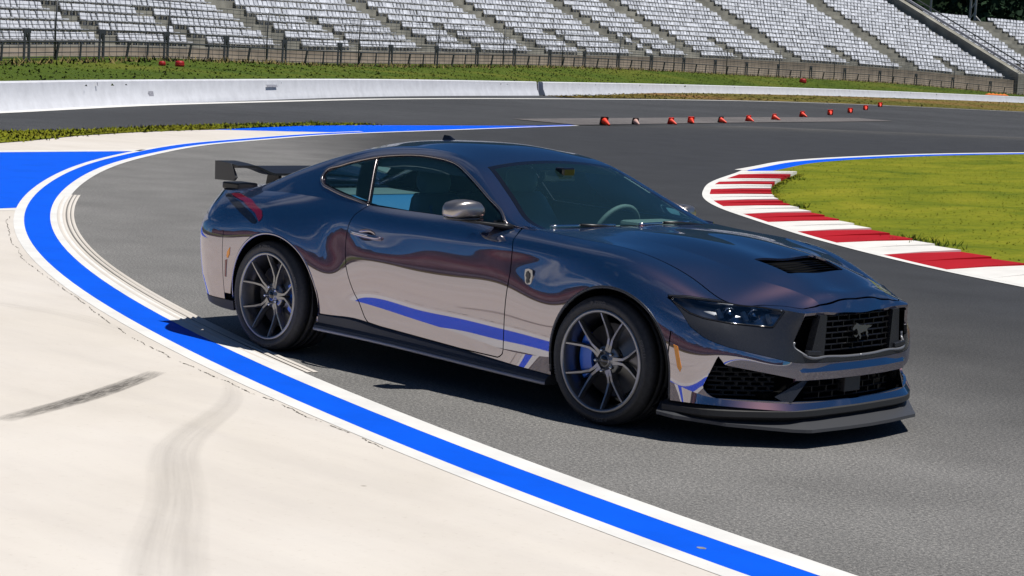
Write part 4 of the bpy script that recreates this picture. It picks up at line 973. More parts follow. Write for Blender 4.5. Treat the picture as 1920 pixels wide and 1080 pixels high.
# ---- greenhouse: belt, glass, rail, roof edge, centre
GX = [-2.06, -1.85, -1.6, -1.35, -1.1, -.85, -.6, -.35, -.12, .05, .22, .40, .55, .68]
by = [.66, .69, .725, .75, .772, .783, .787, .79, .79, .79, .79, .79, .782, .752]; bz_ = [.900, .915, .935, .945, .948, .940, .935, .935, .935, .935, .935, .935, .932, .928]
ry = [.625, .615, .600, .598, .600, .586, .574, .574, .592, .632, .686, .737, .764, .738]; rz = [.905, .955, 1.045, 1.125, 1.188, 1.232, 1.250, 1.254, 1.232, 1.182, 1.105, 1.022, .958, .931]
sy_ = [.52, .50, .48, .465, .455, .45, .455, .468, .497, .530, .588, .655, .708, .712]; sz_ = [.925, .985, 1.078, 1.160, 1.228, 1.273, 1.291, 1.290, 1.264, 1.217, 1.136, 1.040, .965, .932]
cz_ = [.955, 1.040, 1.140, 1.222, 1.281, 1.314, 1.327, 1.326, 1.297, 1.246, 1.172, 1.088, 1.010, .940]
GL = []
mid = [((a+b)/2+0.014, (c+d)/2) for a, b, c, d in zip(by, ry, bz_, rz)]
GL.append([(x, y, z) for x, y, z in zip(GX, by, bz_)]); GL.append([(x, y, z) for x, (y, z) in zip(GX, mid)])
GL.append([(x, y, z) for x, y, z in zip(GX, ry, rz)]); GL.append([(x, y, z) for x, y, z in zip(GX, sy_, sz_)])
GL.append([(x, y*0.5, s_+(c-s_)*0.78) for x, y, s_, c in zip(GX, sy_, sz_, cz_)]); GL.append([(x, 0, c) for x, c in zip(GX, cz_)])
GL = np.array(GL); GLX = np.concatenate([GL, GL[-2:-4:-1]*FL])
def gh_grid(nt=230, ns=70):
    ch = np.linalg.norm(np.diff(GLX[:6], axis=1), axis=2).mean(0); t = np.r_[0, np.cumsum(ch)]; tq = np.linspace(0, t[-1], nt)
    D = np.stack([spline(t, l_, tq) for l_ in GLX]); sk = np.r_[0, np.cumsum(np.linalg.norm(np.diff(D, axis=0), axis=2).mean(1))]
    return spline(sk, D, np.linspace(0, sk[5], ns))
GG = gh_grid(); GREEN = (GG.reshape(-1, 3), grid_faces(GG.shape[0], GG.shape[1]))
DGL = [(.475, .940), (.43, .985), (.29, 1.050), (.19, 1.098), (.087, 1.142), (-.02, 1.183), (-.113, 1.211), (-.21, 1.227), (-.311, 1.234), (-.42, 1.2365), (-.534, 1.232), (-.65, 1.221), (-.755, 1.206), (-.70, 1.09), (-.635, .953), (-.3, .946), (.1, .942)]
QGL = [(-.668, .966), (-.725, 1.08), (-.785, 1.198), (-.88, 1.180), (-1.0, 1.148), (-1.08, 1.122), (-1.145, 1.094), (-1.148, 1.075), (-1.105, 1.035), (-1.06, 1.022), (-.9, .995), (-.75, .972)]
WIN = [(.512, .930), (.45, .985), (.30, 1.058), (.19, 1.108), (.087, 1.153), (-.02, 1.195), (-.113, 1.224), (-.21, 1.240), (-.311, 1.247), (-.42, 1.2495), (-.534, 1.245), (-.65, 1.234), (-.77, 1.216), (-.88, 1.192), (-1.0, 1.160), (-1.09, 1.133), (-1.168, 1.100), (-1.172, 1.070), (-1.12, 1.022), (-1.06, 1.008), (-.9, .980), (-.7, .952), (-.64, .938), (0, .930)]
side_g = lambda V: V[:, 1]-0.42
ws_y = f1(GX, np.array(sy_)-0.012)
def ws_reg(V, g=0.0): return np.minimum(np.minimum(V[:, 0]-(0.030+0.02*(V[:, 1]/.5)**2)-g, ws_y(V[:, 0])-V[:, 1]-g), 0.70-V[:, 0])
rg_y = f1(GX, np.array(sy_)-0.03)
def rg_reg(V, g=0.0): return np.minimum(np.minimum(-1.02-0.05*(V[:, 1]/.45)**2-V[:, 0]-g, rg_y(V[:, 0])-V[:, 1]-g), V[:, 0]+1.98-g)
shell = cutm(GREEN, lambda V: np.where(V[:, 1] > 0.42, -poly_sd(V[:, [0, 2]], WIN), 1.0), lambda V: -ws_reg(V), lambda V: -rg_reg(V))
sbm = MB(); sbm.add(*shell); sbm.add(*mirror(*shell)); make('roof', *weld(sbm.V, sbm.F, 1e-4), M_PAINT, car, solid=0.014, split=38)
both('door_glass', cutm(GREEN, side_g, in_xz(DGL)), M_GLASS); both('quarter_glass', cutm(GREEN, side_g, in_xz(QGL)), M_GLASS)
both('pillar_trim', cutm(inset(GREEN, 0.003), side_g, in_xz(WIN), out_xz(DGL), out_xz(QGL)), M_GLOSSB, solid=0.006)
both('blind_panel', cutm(inset(GREEN, 0.006), side_g, in_xz([(-.668, .966), (-.725, 1.08), (-.785, 1.198), (-.885, 1.175), (-.84, 1.06), (-.80, .985)])), M_GLOSSB)
def surf_y(M, x, z, ymin, n=10):
    V = M[0]; d = (V[:, 0]-x)**2+(V[:, 2]-z)**2+np.where(V[:, 1] > ymin, 0, 9); k_ = np.argpartition(d, n)[:n]
    A = np.c_[np.ones(n), V[k_, 0]-x, V[k_, 2]-z]; w_ = 1/(d[k_]+2e-4)
    return float(np.linalg.lstsq(A*w_[:, None], V[k_, 1]*w_, rcond=None)[0][0])
# bright strip round the side glass
for sgn in (-1, 1):
    pts = []
    for (x, z) in list(curve(WIN[:-1], 120)):
        pts.append((x, sgn*(surf_y(GREEN, x, z, 0.42)+0.003), z))
    P_ = np.array(pts)
    MB().tube(P_, 0.0085, 6).obj('window_trim', M_TRIM, car)
    Q_ = []
    for (x, z) in curve([(-.652, .955), (-.71, 1.08), (-.770, 1.205)], 24):
        Q_.append((x, sgn*(surf_y(GREEN, x, z, 0.42)+0.003), z))
    MB().tube(Q_, 0.006, 6).obj('window_trim', M_TRIM, car)
wsm = cutm(GREEN, lambda V: ws_reg(V, 0.034)); frit = cutm(GREEN, lambda V: ws_reg(V, 0.002), lambda V: -ws_reg(V, 0.034))
for nm, M_, mt in (('windscreen', wsm, M_WS), ('windscreen_border', frit, M_GLOSSB), ('rear_window', cutm(GREEN, lambda V: rg_reg(V, 0.004)), M_GLASS)):
    q = MB(); q.add(*M_); q.add(*mirror(*M_)); make(nm, *weld(q.V, q.F, 1e-4), mt, car)
# cowl under the windscreen
MB().add([(0.60, -.74, .925), (0.74, -.60, .922), (0.78, 0, .925), (0.74, .60, .922), (0.60, .74, .925), (.58, .70, .90), (.58, -.70, .90)], [(0, 1, 2, 3, 4, 5, 6)]).obj('cowl', M_PLAST, car, smooth=False)

# ---- wheel arches: rolled lips and liners
def lip(cx, cz, R, side, a0, a1, mat, r):
    pts = []
    for a in np.linspace(a0, a1, 60):
        x, z = cx+R*math.cos(a), cz+R*math.sin(a)
        if z < cz and abs(math.cos(a)) > .5: x = cx+math.copysign(R, math.cos(a)); 
        pts.append((x, side*(surf_y(BODY, x, max(z, 0.21), 0.5)-0.006), z))
    return np.array(pts)
for side in (-1, 1):
    for (cx0, cz0, R), a0, a1 in ((ARCH_F, -0.28, math.pi+0.22), (ARCH_R, -0.22, math.pi+0.10)):
        P_ = lip(cx0, cz0, R+0.002, side, a0, a1, M_GREY, 0.008)
        MB().tube(P_, 0.0095, 6).obj('arch_lip', M_GREY if cx0 > 0 else M_PAINT, car)
        n = 40; V = []
        for (R_, y_) in ((R-0.004, .935), (R+0.012, .90), (R+0.015, .58), (0.05, .575)):
            for a in np.linspace(-0.12, math.pi+0.12, n): V.append((cx0+R_*math.cos(a), side*y_, cz0+R_*math.sin(a)))
        make('wheel_liner', V, [(k_*n+i, k_*n+i+1, (k_+1)*n+i+1, (k_+1)*n+i) for k_ in range(3) for i in range(n-1)], M_VOID, car)
# underside
MB().box((-2.2, -.60, .17), (2.15, .60, .26)).box((-.88, -.88, .18), (.96, .88, .25)).obj('floor_pan', M_VOID, car, smooth=False)

# ---- wheels
def lathe(prof, n, axis_y=True):
    V = []; F = []
    for r, y in prof:
        for k in range(n): a = 2*math.pi*k/n; V.append((r*math.cos(a), y, r*math.sin(a)))
    for j in range(len(prof)-1): F += [(j*n+k, (j+1)*n+k, (j+1)*n+(k+1) % n, j*n+(k+1) % n) for k in range(n)]
    return V, F
def text_mesh(txt, size, mat, depth=0.001):
    cu = bpy.data.curves.new('t', 'FONT'); cu.body = txt; cu.size = size; cu.extrude = depth; cu.align_x = 'CENTER'; cu.align_y = 'CENTER'; cu.resolution_u = 2
    ob = bpy.data.objects.new('t', cu); COL.objects.link(ob)
    dg = bpy.context.evaluated_depsgraph_get(); me = bpy.data.meshes.new_from_object(ob.evaluated_get(dg)); bpy.data.objects.remove(ob)
    V = np.array([v.co[:] for v in me.vertices]); F = [tuple(p.vertices) for p in me.polygons]; bpy.data.meshes.remove(me)
    return V, F
def wheel_meshes(width, R=0.333):
    """outer face towards -y at y = 0; returns list of (name, mesh, parent index)"""
    out = []; h = width
    rimr = 0.266
    # y grows inboard; outer sidewall bulges at y about 0.0
    prof = [(rimr-0.006, 0.018), (rimr+0.004, 0.006), (rimr+0.022, -0.001), (rimr+0.038, -0.002), (R-0.026, 0.006), (R-0.012, 0.016), (R-0.004, 0.030)]
    g = [0.22, 0.42, 0.60, 0.78]
    y0, y1 = 0.030, h-0.030
    tr = [(R, y0+0.012)]
    for q in g:
        yc = y0+(y1-y0)*q; tr += [(R, yc-0.006), (R-0.008, yc-0.005), (R-0.008, yc+0.005), (R, yc+0.006)]
    tr += [(R, y1-0.012)]
    prof += tr+[(R-0.004, y1), (R-0.03, h-0.004), (rimr+0.01, h-0.01), (rimr-0.006, h-0.02)]
    V, F = lathe(prof, 72); out.append(('tyre', mesh('tyre', V, F, M_RUBBER), None))
    rp = [(rimr-0.004, 0.020), (rimr+0.002, 0.008), (rimr-0.001, 0.003), (rimr-0.016, 0.002), (rimr-0.020, 0.010), (rimr-0.023, 0.030), (rimr-0.034, 0.060), (rimr-0.030, h*0.75), (rimr-0.016, h-0.012), (rimr, h-0.010)]
    V, F = lathe(rp, 64); out.append(('rim', mesh('rim', V, F, M_RIM), None))
    hub = [(0.0, 0.040), (0.030, 0.040), (0.033, 0.043), (0.036, 0.052), (0.070, 0.056), (0.080, 0.066), (0.082, 0.11), (0.0, 0.11)]
    V, F = lathe(hub, 40); out.append(('hub', mesh('hub', V, F, M_RIM), 'rim'))
    # five pairs of slender spokes
    def spoke(mid_a, sg):
        """one arm of a split spoke: stem near the hub, then out to the rim"""
        def pt(r, da): return np.array((r*math.cos(mid_a+sg*math.radians(da)), r*math.sin(mid_a+sg*math.radians(da))))
        ctl = np.array([pt(0.050, 11), pt(0.085, 6.5), pt(0.118, 6), pt(0.165, 11.2), pt(0.21, 15.2), pt(0.255, 18)]); V = []
        for q in range(6):
            d = ctl[min(q+1, 5)]-ctl[max(q-1, 0)]; d /= np.linalg.norm(d); t = np.array((-d[1], d[0])); f = q/5
            yf = (0.048, 0.050, 0.046, 0.034, 0.020, 0.008)[q]; dep = 0.052-0.022*f; w0 = (0.010, 0.0075, 0.0060, 0.0052, 0.0045, 0.0036)[q]; w1 = w0+0.008-0.003*f
            for sx, yy in ((-w0, yf), (w0, yf), (w1, yf+dep*0.55), (w1*0.85, yf+dep), (-w1*0.85, yf+dep), (-w1, yf+dep*0.55)):
                c_ = ctl[q]+t*sx; V.append((c_[0], yy, c_[1]))
        n = 6; F = [(j*n+k, j*n+(k+1) % n, (j+1)*n+(k+1) % n, (j+1)*n+k) for j in range(5) for k in range(n)]
        return V, F+[(5, 4, 3, 2, 1, 0)]
    for k in range(5):
        for sgn in (-1, 1):
            V, F = spoke(math.radians(72*k+4), sgn); out.append(('spoke', mesh('spoke', V, F, M_RIM, False), 'rim'))
    for k in range(5):
        a = math.radians(72*k+40); c = (0.056*math.cos(a), 0.056*math.sin(a))
        V, F = lathe([(0.0, 0.030), (0.007, 0.031), (0.0095, 0.036), (0.0095, 0.062)], 8); V = np.array(V)+np.array((c[0], 0, c[1])); out.append(('lug_nut', mesh('lug_nut', V, F, M_CHROME), 'rim'))
    V, F = lathe([(0.0, 0.037), (0.024, 0.038), (0.027, 0.041)], 24); out.append(('centre_cap', mesh('centre_cap', V, F, M_GLOSSB), 'rim'))
    V, F = lathe([(0.0, 0.098), (0.085, 0.098), (0.088, 0.108), (0.188, 0.108), (0.190, 0.112), (0.190, 0.136), (0.088, 0.140)], 48); out.append(('brake_disc', mesh('brake_disc', V, F, M_DISC), None))
    return out
def caliper(a_mid):
    mb = MB(); V = []; n = 12
    for (r, y) in ((0.125, 0.085), (0.200, 0.085), (0.212, 0.095), (0.212, 0.165), (0.125, 0.165)):
        for k in range(n): a = a_mid+math.radians(-34+68*k/(n-1)); V.append((r*math.cos(a), y, r*math.sin(a)))
    F = [(j*n+k, j*n+k+1, ((j+1) % 5)*n+k+1, ((j+1) % 5)*n+k) for j in range(5) for k in range(n-1)]+[tuple(j*n for j in range(5)), tuple(j*n+n-1 for j in reversed(range(5)))]
    return mesh('caliper', V, F, M_CALI, False)
def tyre_letters(txt, a_mid, r=0.298, size=0.026):
    V, F = text_mesh(txt, size, None, 0.0006); U = V.copy()
    a = a_mid-V[:, 0]*1.15/r; rr = r+V[:, 1]
    U[:, 0] = rr*np.cos(a); U[:, 2] = rr*np.sin(a); U[:, 1] = -0.0030-V[:, 2]
    return mesh('lettering', U, F, M_LETTER, False)
M_LETTER = plain('tyre_letter', (0.085, 0.085, 0.087), 0.6)
WF, WR = wheel_meshes(0.30), wheel_meshes(0.31)
for nm, x, side, steer, ms, cal in (('front', 1.360, -1, 0.038, WF, math.pi), ('rear', -1.352, -1, 0, WR, 0.0), ('front', 1.360, 1, 0.038, WF, math.pi), ('rear', -1.352, 1, 0, WR, 0.0)):
    w = empty('wheel', (x, side*0.947, 0.333)); w.parent = car
    w.rotation_euler = (0, 0, steer if side < 0 else steer+math.pi)
    done = {}
    for pn, me, par in ms:
        o = link(pn, me, done.get(par, w)); done.setdefault(pn, o)
    link('caliper', caliper(cal if side < 0 else math.pi-cal), w)
    for txt, a in (('PIRELLI', math.radians(20)), ('P ZERO', math.radians(95)), ('PIRELLI', math.radians(200)), ('P ZERO', math.radians(275))):
        link('lettering', tyre_letters(txt, a), done['tyre'])

# ---- sills, splitter, valance
def loft_strip(name, secs, mat, parent=car, closed=True, **kw):
    S = np.array(secs, float); m, n = S.shape[:2]; V = S.reshape(-1, 3)
    F = [(i*n+k, i*n+(k+1) % n, (i+1)*n+(k+1) % n, (i+1)*n+k) for i in range(m-1) for k in range(n if closed else n-1)]
    F += [tuple(range(n))[::-1], tuple(range((m-1)*n, m*n))]
    return make(name, V, F, mat, parent, **kw)
M_SILL_HIGHLIGHT = plain('sill_highlight_grey', (0.30, 0.30, 0.33), 0.4, 0.2)
sill_b = f1([-.92, -.36, .32, 1.0], [.190, .187, .170, .153])
for side in (-1, 1):
    secs = []
    for x in np.linspace(-.895, .992, 40):
        zb = float(sill_b(np.array([x]))[0]); zt = float(rocker_z(np.array([x]))[0]); u = (x+.9)/1.9
        yo = 0.948-0.006*math.sin(u*3)
        bump_ = 0.012*math.exp(-((x+.60)/.16)**2)
        secs.append([(x, side*.895, zt+.004+bump_), (x, side*.916, zt-.006+bump_), (x, side*(.921), zb+.045), (x, side*(yo-.004), zb+.030), (x, side*yo, zb+.018), (x, side*yo, zb), (x, side*.84, zb-.004), (x, side*.84, zt)])
    if side > 0: secs = [s_[::-1] for s_ in secs]
    loft_strip('side_sill', secs, plain('sill_plastic', (0.040, 0.042, 0.047), 0.42), smooth=False)
    MB().tube([(x, side*.9445, float(sill_b(np.array([x]))[0])+.008) for x in np.linspace(-.893, .990, 30)], 0.010, 6).obj('sill_highlight', M_SILL_HIGHLIGHT, car)  # highlight on the sill's lower edge, painted as a lighter strip
lo = NET[:, 0]; fr = [i for i in range(NST) if lo[i][0] > 1.7]
FP2 = np.array([(1.775, .925), (1.80, .918), (1.985, .862), (2.150, .690), (2.262, .490), (2.298, .225), (2.305, 0)])
def front_path(dx, n=60):
    P = np.concatenate([FP2, FP2[-2::-1]*np.array((1, -1))]); Q = curve(P, n); T = np.gradient(Q, axis=0); T /= np.linalg.norm(T, axis=1)[:, None]
    return Q+np.stack([-T[:, 1], T[:, 0]], -1)*dx*(1 if (np.stack([-T[:, 1], T[:, 0]], -1)[n//2][0] > 0) else -1)
PA = front_path(0.004); PB = front_path(-0.03)
secs = []
for a, b in zip(PA, PB):
    secs.append([(b[0], b[1], .200), (a[0], a[1], .180), (a[0]+0.0, a[1], .152), (b[0], b[1], .130)])
loft_strip('front_lip', secs, M_PLAST, smooth=False)
# splitter: near-straight front edge, angled sides, blade dipping forward
SP = np.array([(1.765, .955), (1.86, .938), (2.075, .79), (2.335, .480), (2.352, .452), (2.378, .2), (2.386, 0)])
SPo = np.concatenate([SP, SP[-2::-1]*np.array((1, -1))]); SPo = np.array([SPo[0]+(SPo[-1]-SPo[0])*0 if False else p for p in SPo])
def dens(P, k=6): return np.concatenate([P[i]+(P[i+1]-P[i])*np.linspace(0, 1, k, False)[:, None] for i in range(len(P)-1)]+[P[-1:]])
so = dens(SPo); c0 = np.array((1.2, 0.0)); secs = []
zsp = lambda p: 0.088+0.045*max(0, min(1, (2.29-p[0])/0.52))
for p in so:
    q = c0+(p-c0)*0.90; z = zsp(p); secs.append([(q[0], q[1], z+.048), (p[0], p[1], z+.012), (p[0], p[1], z-.004), (q[0], q[1], z-.004)])
loft_strip('splitter', secs, plain('splitter_plastic', (0.052, 0.054, 0.060), 0.42), smooth=False)
make('splitter_tray', [(*p, zsp(p)+.02) for p in so*0.97]+[(1.2, 0, .15)], [(i, i+1, len(so)) for i in range(len(so)-1)], M_VOID, car, smooth=False)

# ---- grilles
def fx(y, dx): return np.interp(np.abs(y), [0, .22, .45, .60, .75, .85], [2.286, 2.280, 2.248, 2.16, 2.06, 1.96])+dx
def grille(name, ys, zs, dx, mat, brick, tie_w=0.006, zshift=lambda y: 0):
    g = empty(name, (0, 0, 0)); g.parent = car
    for j, z in enumerate(zs):
        secs = []
        for y in np.linspace(ys[0], ys[1], 24):
            x = float(fx(y, dx)); zz = z+zshift(y); secs.append([(x-.018, y, zz-.0035), (x, y, zz-.0045), (x+.004, y, zz), (x, y, zz+.0045), (x-.018, y, zz+.0035)])
        loft_strip('slat', secs, mat, g, smooth=False)
        if j < len(zs)-1:
            for y in np.arange(ys[0]+(brick/2 if j % 2 else 0), ys[1], brick):
                if y < ys[0]+0.004: continue
                x = float(fx(y, dx)); z2 = zs[j+1]+zshift(y); MB().bar((x-.006, y, z+zshift(y)), (x-.006, y, z2), tie_w, .018).obj('tie', mat, g, smooth=False)
    return g
M_CHAMF = plain('chamfer_grey', (0.22, 0.225, 0.24), 0.35, 0.5)
M_GRL = plain('grille_gloss', (0.007, 0.007, 0.008), 0.28)
grille('upper_grille', (-.31, .31), np.linspace(.470, .645, 7), -0.018, M_GRL, 0.088)
grille('lower_grille', (-.36, .36), np.linspace(.225, .320, 4), -0.045, M_GRL, 0.105)
for side in (-1, 1):
    grille('intake_grille', (side*.52, side*.80) if side > 0 else (-.80, -.52), np.linspace(.245, .385, 7), -0.060, plain('intake_plastic', (0.022, 0.023, 0.025), 0.4), 0.058, 0.008)
    s_ = side
    # dark cavity behind the outer openings, upright grey fins, ledge, slim vertical trim
    MB().add([(2.275, s_*.345, .655), (2.275, s_*.290, .652), (2.270, s_*.285, .450), (2.262, s_*.385, .452), (2.235, s_*.345, .655), (2.235, s_*.29, .652), (2.225, s_*.285, .450), (2.22, s_*.385, .452)],
             [(0, 1, 2, 3) if s_ < 0 else (3, 2, 1, 0), (0, 3, 7, 4), (1, 2, 6, 5), (0, 1, 5, 4), (2, 3, 7, 6)]).obj('grille_fin', M_GREY, car, smooth=False)
    MB().bar((2.262, s_*.425, .470), (2.268, s_*.325, .462), 0.028, 0.024).obj('grille_ledge', M_GREY, car, smooth=False, bevel=0.004)
    # painted blade standing across the lower opening
    MB().add([(2.272, s_*.385, .352), (2.240, s_*.49, .218), (2.215, s_*.52, .222), (2.188, s_*.56, .248), (2.20, s_*.36, .345), (2.15, s_*.53, .23)],
             [(0, 1, 2, 3) if s_ < 0 else (3, 2, 1, 0), (0, 4, 5, 1), (0, 3, 4), (1, 5, 2), (2, 5, 3), (3, 5, 4)]).obj('bumper_blade', M_GREY, car, smooth=False)
# black back wall behind all the openings
for z0, z1, dxx, yw in ((.43, .67, -.09, .47), (.19, .46, -.12, .86)):
    P = [(float(fx(y, dxx)), y) for y in np.linspace(-yw, yw, 40)]
    make('grille_backing', [(*p, z0) for p in P]+[(*p, z1) for p in P], [(i, i+1, 41+i, 40+i) for i in range(39)], M_VOID, car)
MB().box((2.205, -.075, .245), (2.262, .06, .322)).obj('sensor_block', plain('sensor_plastic', (0.05, 0.048, 0.046), 0.5), car, smooth=False, bevel=0.004)
# painted bar across the nose under the upper grille: bright upper facet, darker face
secs = []
for y in np.linspace(-.475, .475, 40):
    e_ = min(1.0, (0.475-abs(y))/0.05); x = float(np.interp(abs(y), [0, .22, .45, .48], [2.292, 2.285, 2.252, 2.245])); o_ = 0.020*e_
    secs.append([(x-.010, y, .412), (x+o_*0.15, y, .404), (x+o_, y, .372), (x+o_*0.7, y, .332), (x-.012, y, .322), (x-.03, y, .36)])
loft_strip('bumper_bar', secs, M_PAINT, smooth=False)
# bright chamfer under and beside the upper grille
for s_ in (-1, 1):
    ch = curve([(2.216, s_*.468, .520), (2.214, s_*.472, .498), (2.238, s_*.455, .474), (2.266, s_*.425, .452), (2.274, s_*.30, .441), (2.281, s_*.15, .436), (2.286, 0, .434)], 40)
    MB().tube(ch, 0.0085, 6).obj('grille_chamfer', M_CHAMF, car)
# running horse emblem on the upper grille
HORSE = [(-.066, .012), (-.055, .024), (-.046, .028), (-.040, .034), (-.030, .030), (-.018, .024), (0, .022), (.018, .024), (.032, .020), (.045, .022), (.062, .018), (.070, .020), (.060, .012), (.042, .010), (.036, .0), (.046, -.010), (.040, -.016), (.050, -.026), (.044, -.028),
         (.030, -.016), (.030, -.004), (.016, -.004), (.0, -.008), (-.012, -.010), (-.002, -.022), (-.006, -.034), (-.013, -.034), (-.012, -.023), (-.026, -.012), (-.036, -.018), (-.050, -.014), (-.052, -.019), (-.036, -.026), (-.024, -.016), (-.028, -.002), (-.036, .010), (-.044, .010), (-.056, .004), (-.063, .005)]
def flat_emblem(name, poly, M4, depth, mat, parent):
    from mathutils.geometry import tessellate_polygon
    T = tessellate_polygon([[Vector((a, b, 0)) for a, b in poly]]); n = len(poly)
    V = [(a, b, 0) for a, b in poly]+[(a, b, depth) for a, b in poly]; F = []
    for t in T: F += [tuple(i+n for i in t), tuple(reversed(t))]
    F += [(i, (i+1) % n, (i+1) % n+n, i+n) for i in range(n)]
    V = [tuple(M4 @ Vector(v)) for v in V]; return make(name, V, F, mat, parent, smooth=False)
# seen from the front the horse gallops towards the car's right (picture left)
ME = Matrix(((0, 0, 1, 2.278), (1, 0, 0, 0.0), (0, 1, 0, .560), (0, 0, 0, 1)))
flat_emblem('horse_emblem', [(a*1.25, b*1.25) for a, b in HORSE], ME, 0.012, M_SILVER, car)
# ---- headlights
M_LAMPIN = plain('lamp_inner', (0.50, 0.50, 0.52), 0.25, 0.6)
for side in (-1, 1):
    M_ = cutm(BODY, lambda V: V[:, 0]-1.6, in_obl(HEAD, -0.001), lambda V: V[:, 1]-0.3)
    sgn = (lambda Q: mirror(*Q)) if side < 0 else (lambda Q: Q)
    V, F = sgn(M_); hl = make('headlight', *sgn(inset(cutm(BODY, lambda V: V[:, 0]-1.6, in_obl(HEAD, 0.004), lambda V: V[:, 1]-0.3), 0.045)), M_LAMPIN, car)
    make('lens', V, F, M_LENS, hl)
    lp = boundary((V, F)); lp = max(lp, key=len); MB().tube(lp[::2], 0.0045, 5, closed=True).obj('bezel', M_GLOSSB, hl)
    # side walls of the housing
    Vi, Fi = inset((V, F), 0.045); e = {}
    for f in F:
        for a in range(len(f)):
            i, j = f[a], f[(a+1) % len(f)]
            if (j, i) in e: del e[(j, i)]
            else: e[(i, j)] = 1
    n = len(V); make('housing_wall', np.concatenate([V, Vi]), [(i, j, j+n, i+n) for i, j in e], M_BLACK, hl)
    for (px, py, pz, r) in ((1.992, .712, .643, .030), (2.070, .616, .639, .030)):
        d = np.array((.86, .46, -.02)); d /= np.linalg.norm(d)
        V, F = lathe([(r*1.15, -.05), (r*1.15, 0.0), (r*1.05, .006), (r*.98, .0), (r*.95, -.01), (r*.85, 0.0), (r*.6, .012), (0, .018)], 24); V = np.array(V)
        ez = np.array((0, 0, 1.0)); ex = np.cross(d, ez); ex /= np.linalg.norm(ex); ez2 = np.cross(ex, d)
        W = np.array((px, py, pz))+V[:, [0]]*ex+V[:, [1]]*d+V[:, [2]]*ez2; W[:, 1] *= side
        make('projector', W, F, plain('projector', (0.55, 0.56, 0.58), 0.10, 1.0), hl)
    for k in range(3):   # three daylight bars
        a = np.array(((1.942, .748, .664), (2.030, .658, .657), (2.110, .570, .650))[k]); b = a+np.array((.030, .000, -.044)); a[1] *= side; b[1] *= side
        MB().bar(a, b, 0.026, 0.016).obj('light_bar', plain('drl', (0.85, 0.88, 0.88), 0.25), hl, smooth=False, bevel=0.003)
    br = np.array([(1.84, .790, .692), (1.93, .725, .688), (2.02, .645, .682), (2.12, .545, .670)]); br[:, 1] *= side
    MB().tube(curve(br, 20), 0.006, 6).obj('light_brow', M_SILVER, hl)
# side markers
def on_body(x, z, side, out=0.0): return np.array((x, side*(surf_y(BODY, x, z, 0.45)+out), z))
for side in (-1, 1):
    for nm, c4, mt in (('side_marker', [(1.815, .482), (1.838, .475), (1.868, .372), (1.862, .350), (1.846, .372)], M_AMBER), ('rear_marker', [(-1.718, .590), (-1.745, .560), (-1.752, .530), (-1.740, .520), (-1.722, .545)], M_AMBER), ('rear_reflector', [(-1.748, .512), (-1.768, .506), (-1.778, .405), (-1.766, .40)], M_REDL)):
        P = [on_body(x, z, side, 0.003) for x, z in c4]; Q = [on_body(x, z, side, -0.004) for x, z in c4]; n = len(P)
        V = P+Q; F = [tuple(range(n)), tuple(range(2*n-1, n-1, -1))]+[(i, (i+1) % n, (i+1) % n+n, i+n) for i in range(n)]
        make(nm, V, F, mt, car, smooth=False)
    # fender badge: shield with a raised horse head
    c = on_body(.804, .697, side, 0.0); sh = [(-.026, .040), (0, .046), (.026, .040), (.030, .012), (.022, -.030), (0, -.046), (-.022, -.030), (-.030, .012)]
    Mb = Matrix(((1, 0, 0, c[0]), (0, 0, side, c[1]), (0, 1, 0, c[2]), (0, 0, 0, 1)))
    bd = flat_emblem('fender_badge', sh, Mb, 0.006, M_SILVER, car)
    flat_emblem('badge_relief', [(-.014, .026), (-.004, .034), (.002, .026), (.010, .024), (.014, .006), (.006, -.012), (.010, -.026), (-.006, -.034), (-.014, -.020), (-.010, -.002), (-.018, .006)], Mb @ Matrix.Translation((0, 0, .004)), 0.006, M_GREY, bd)
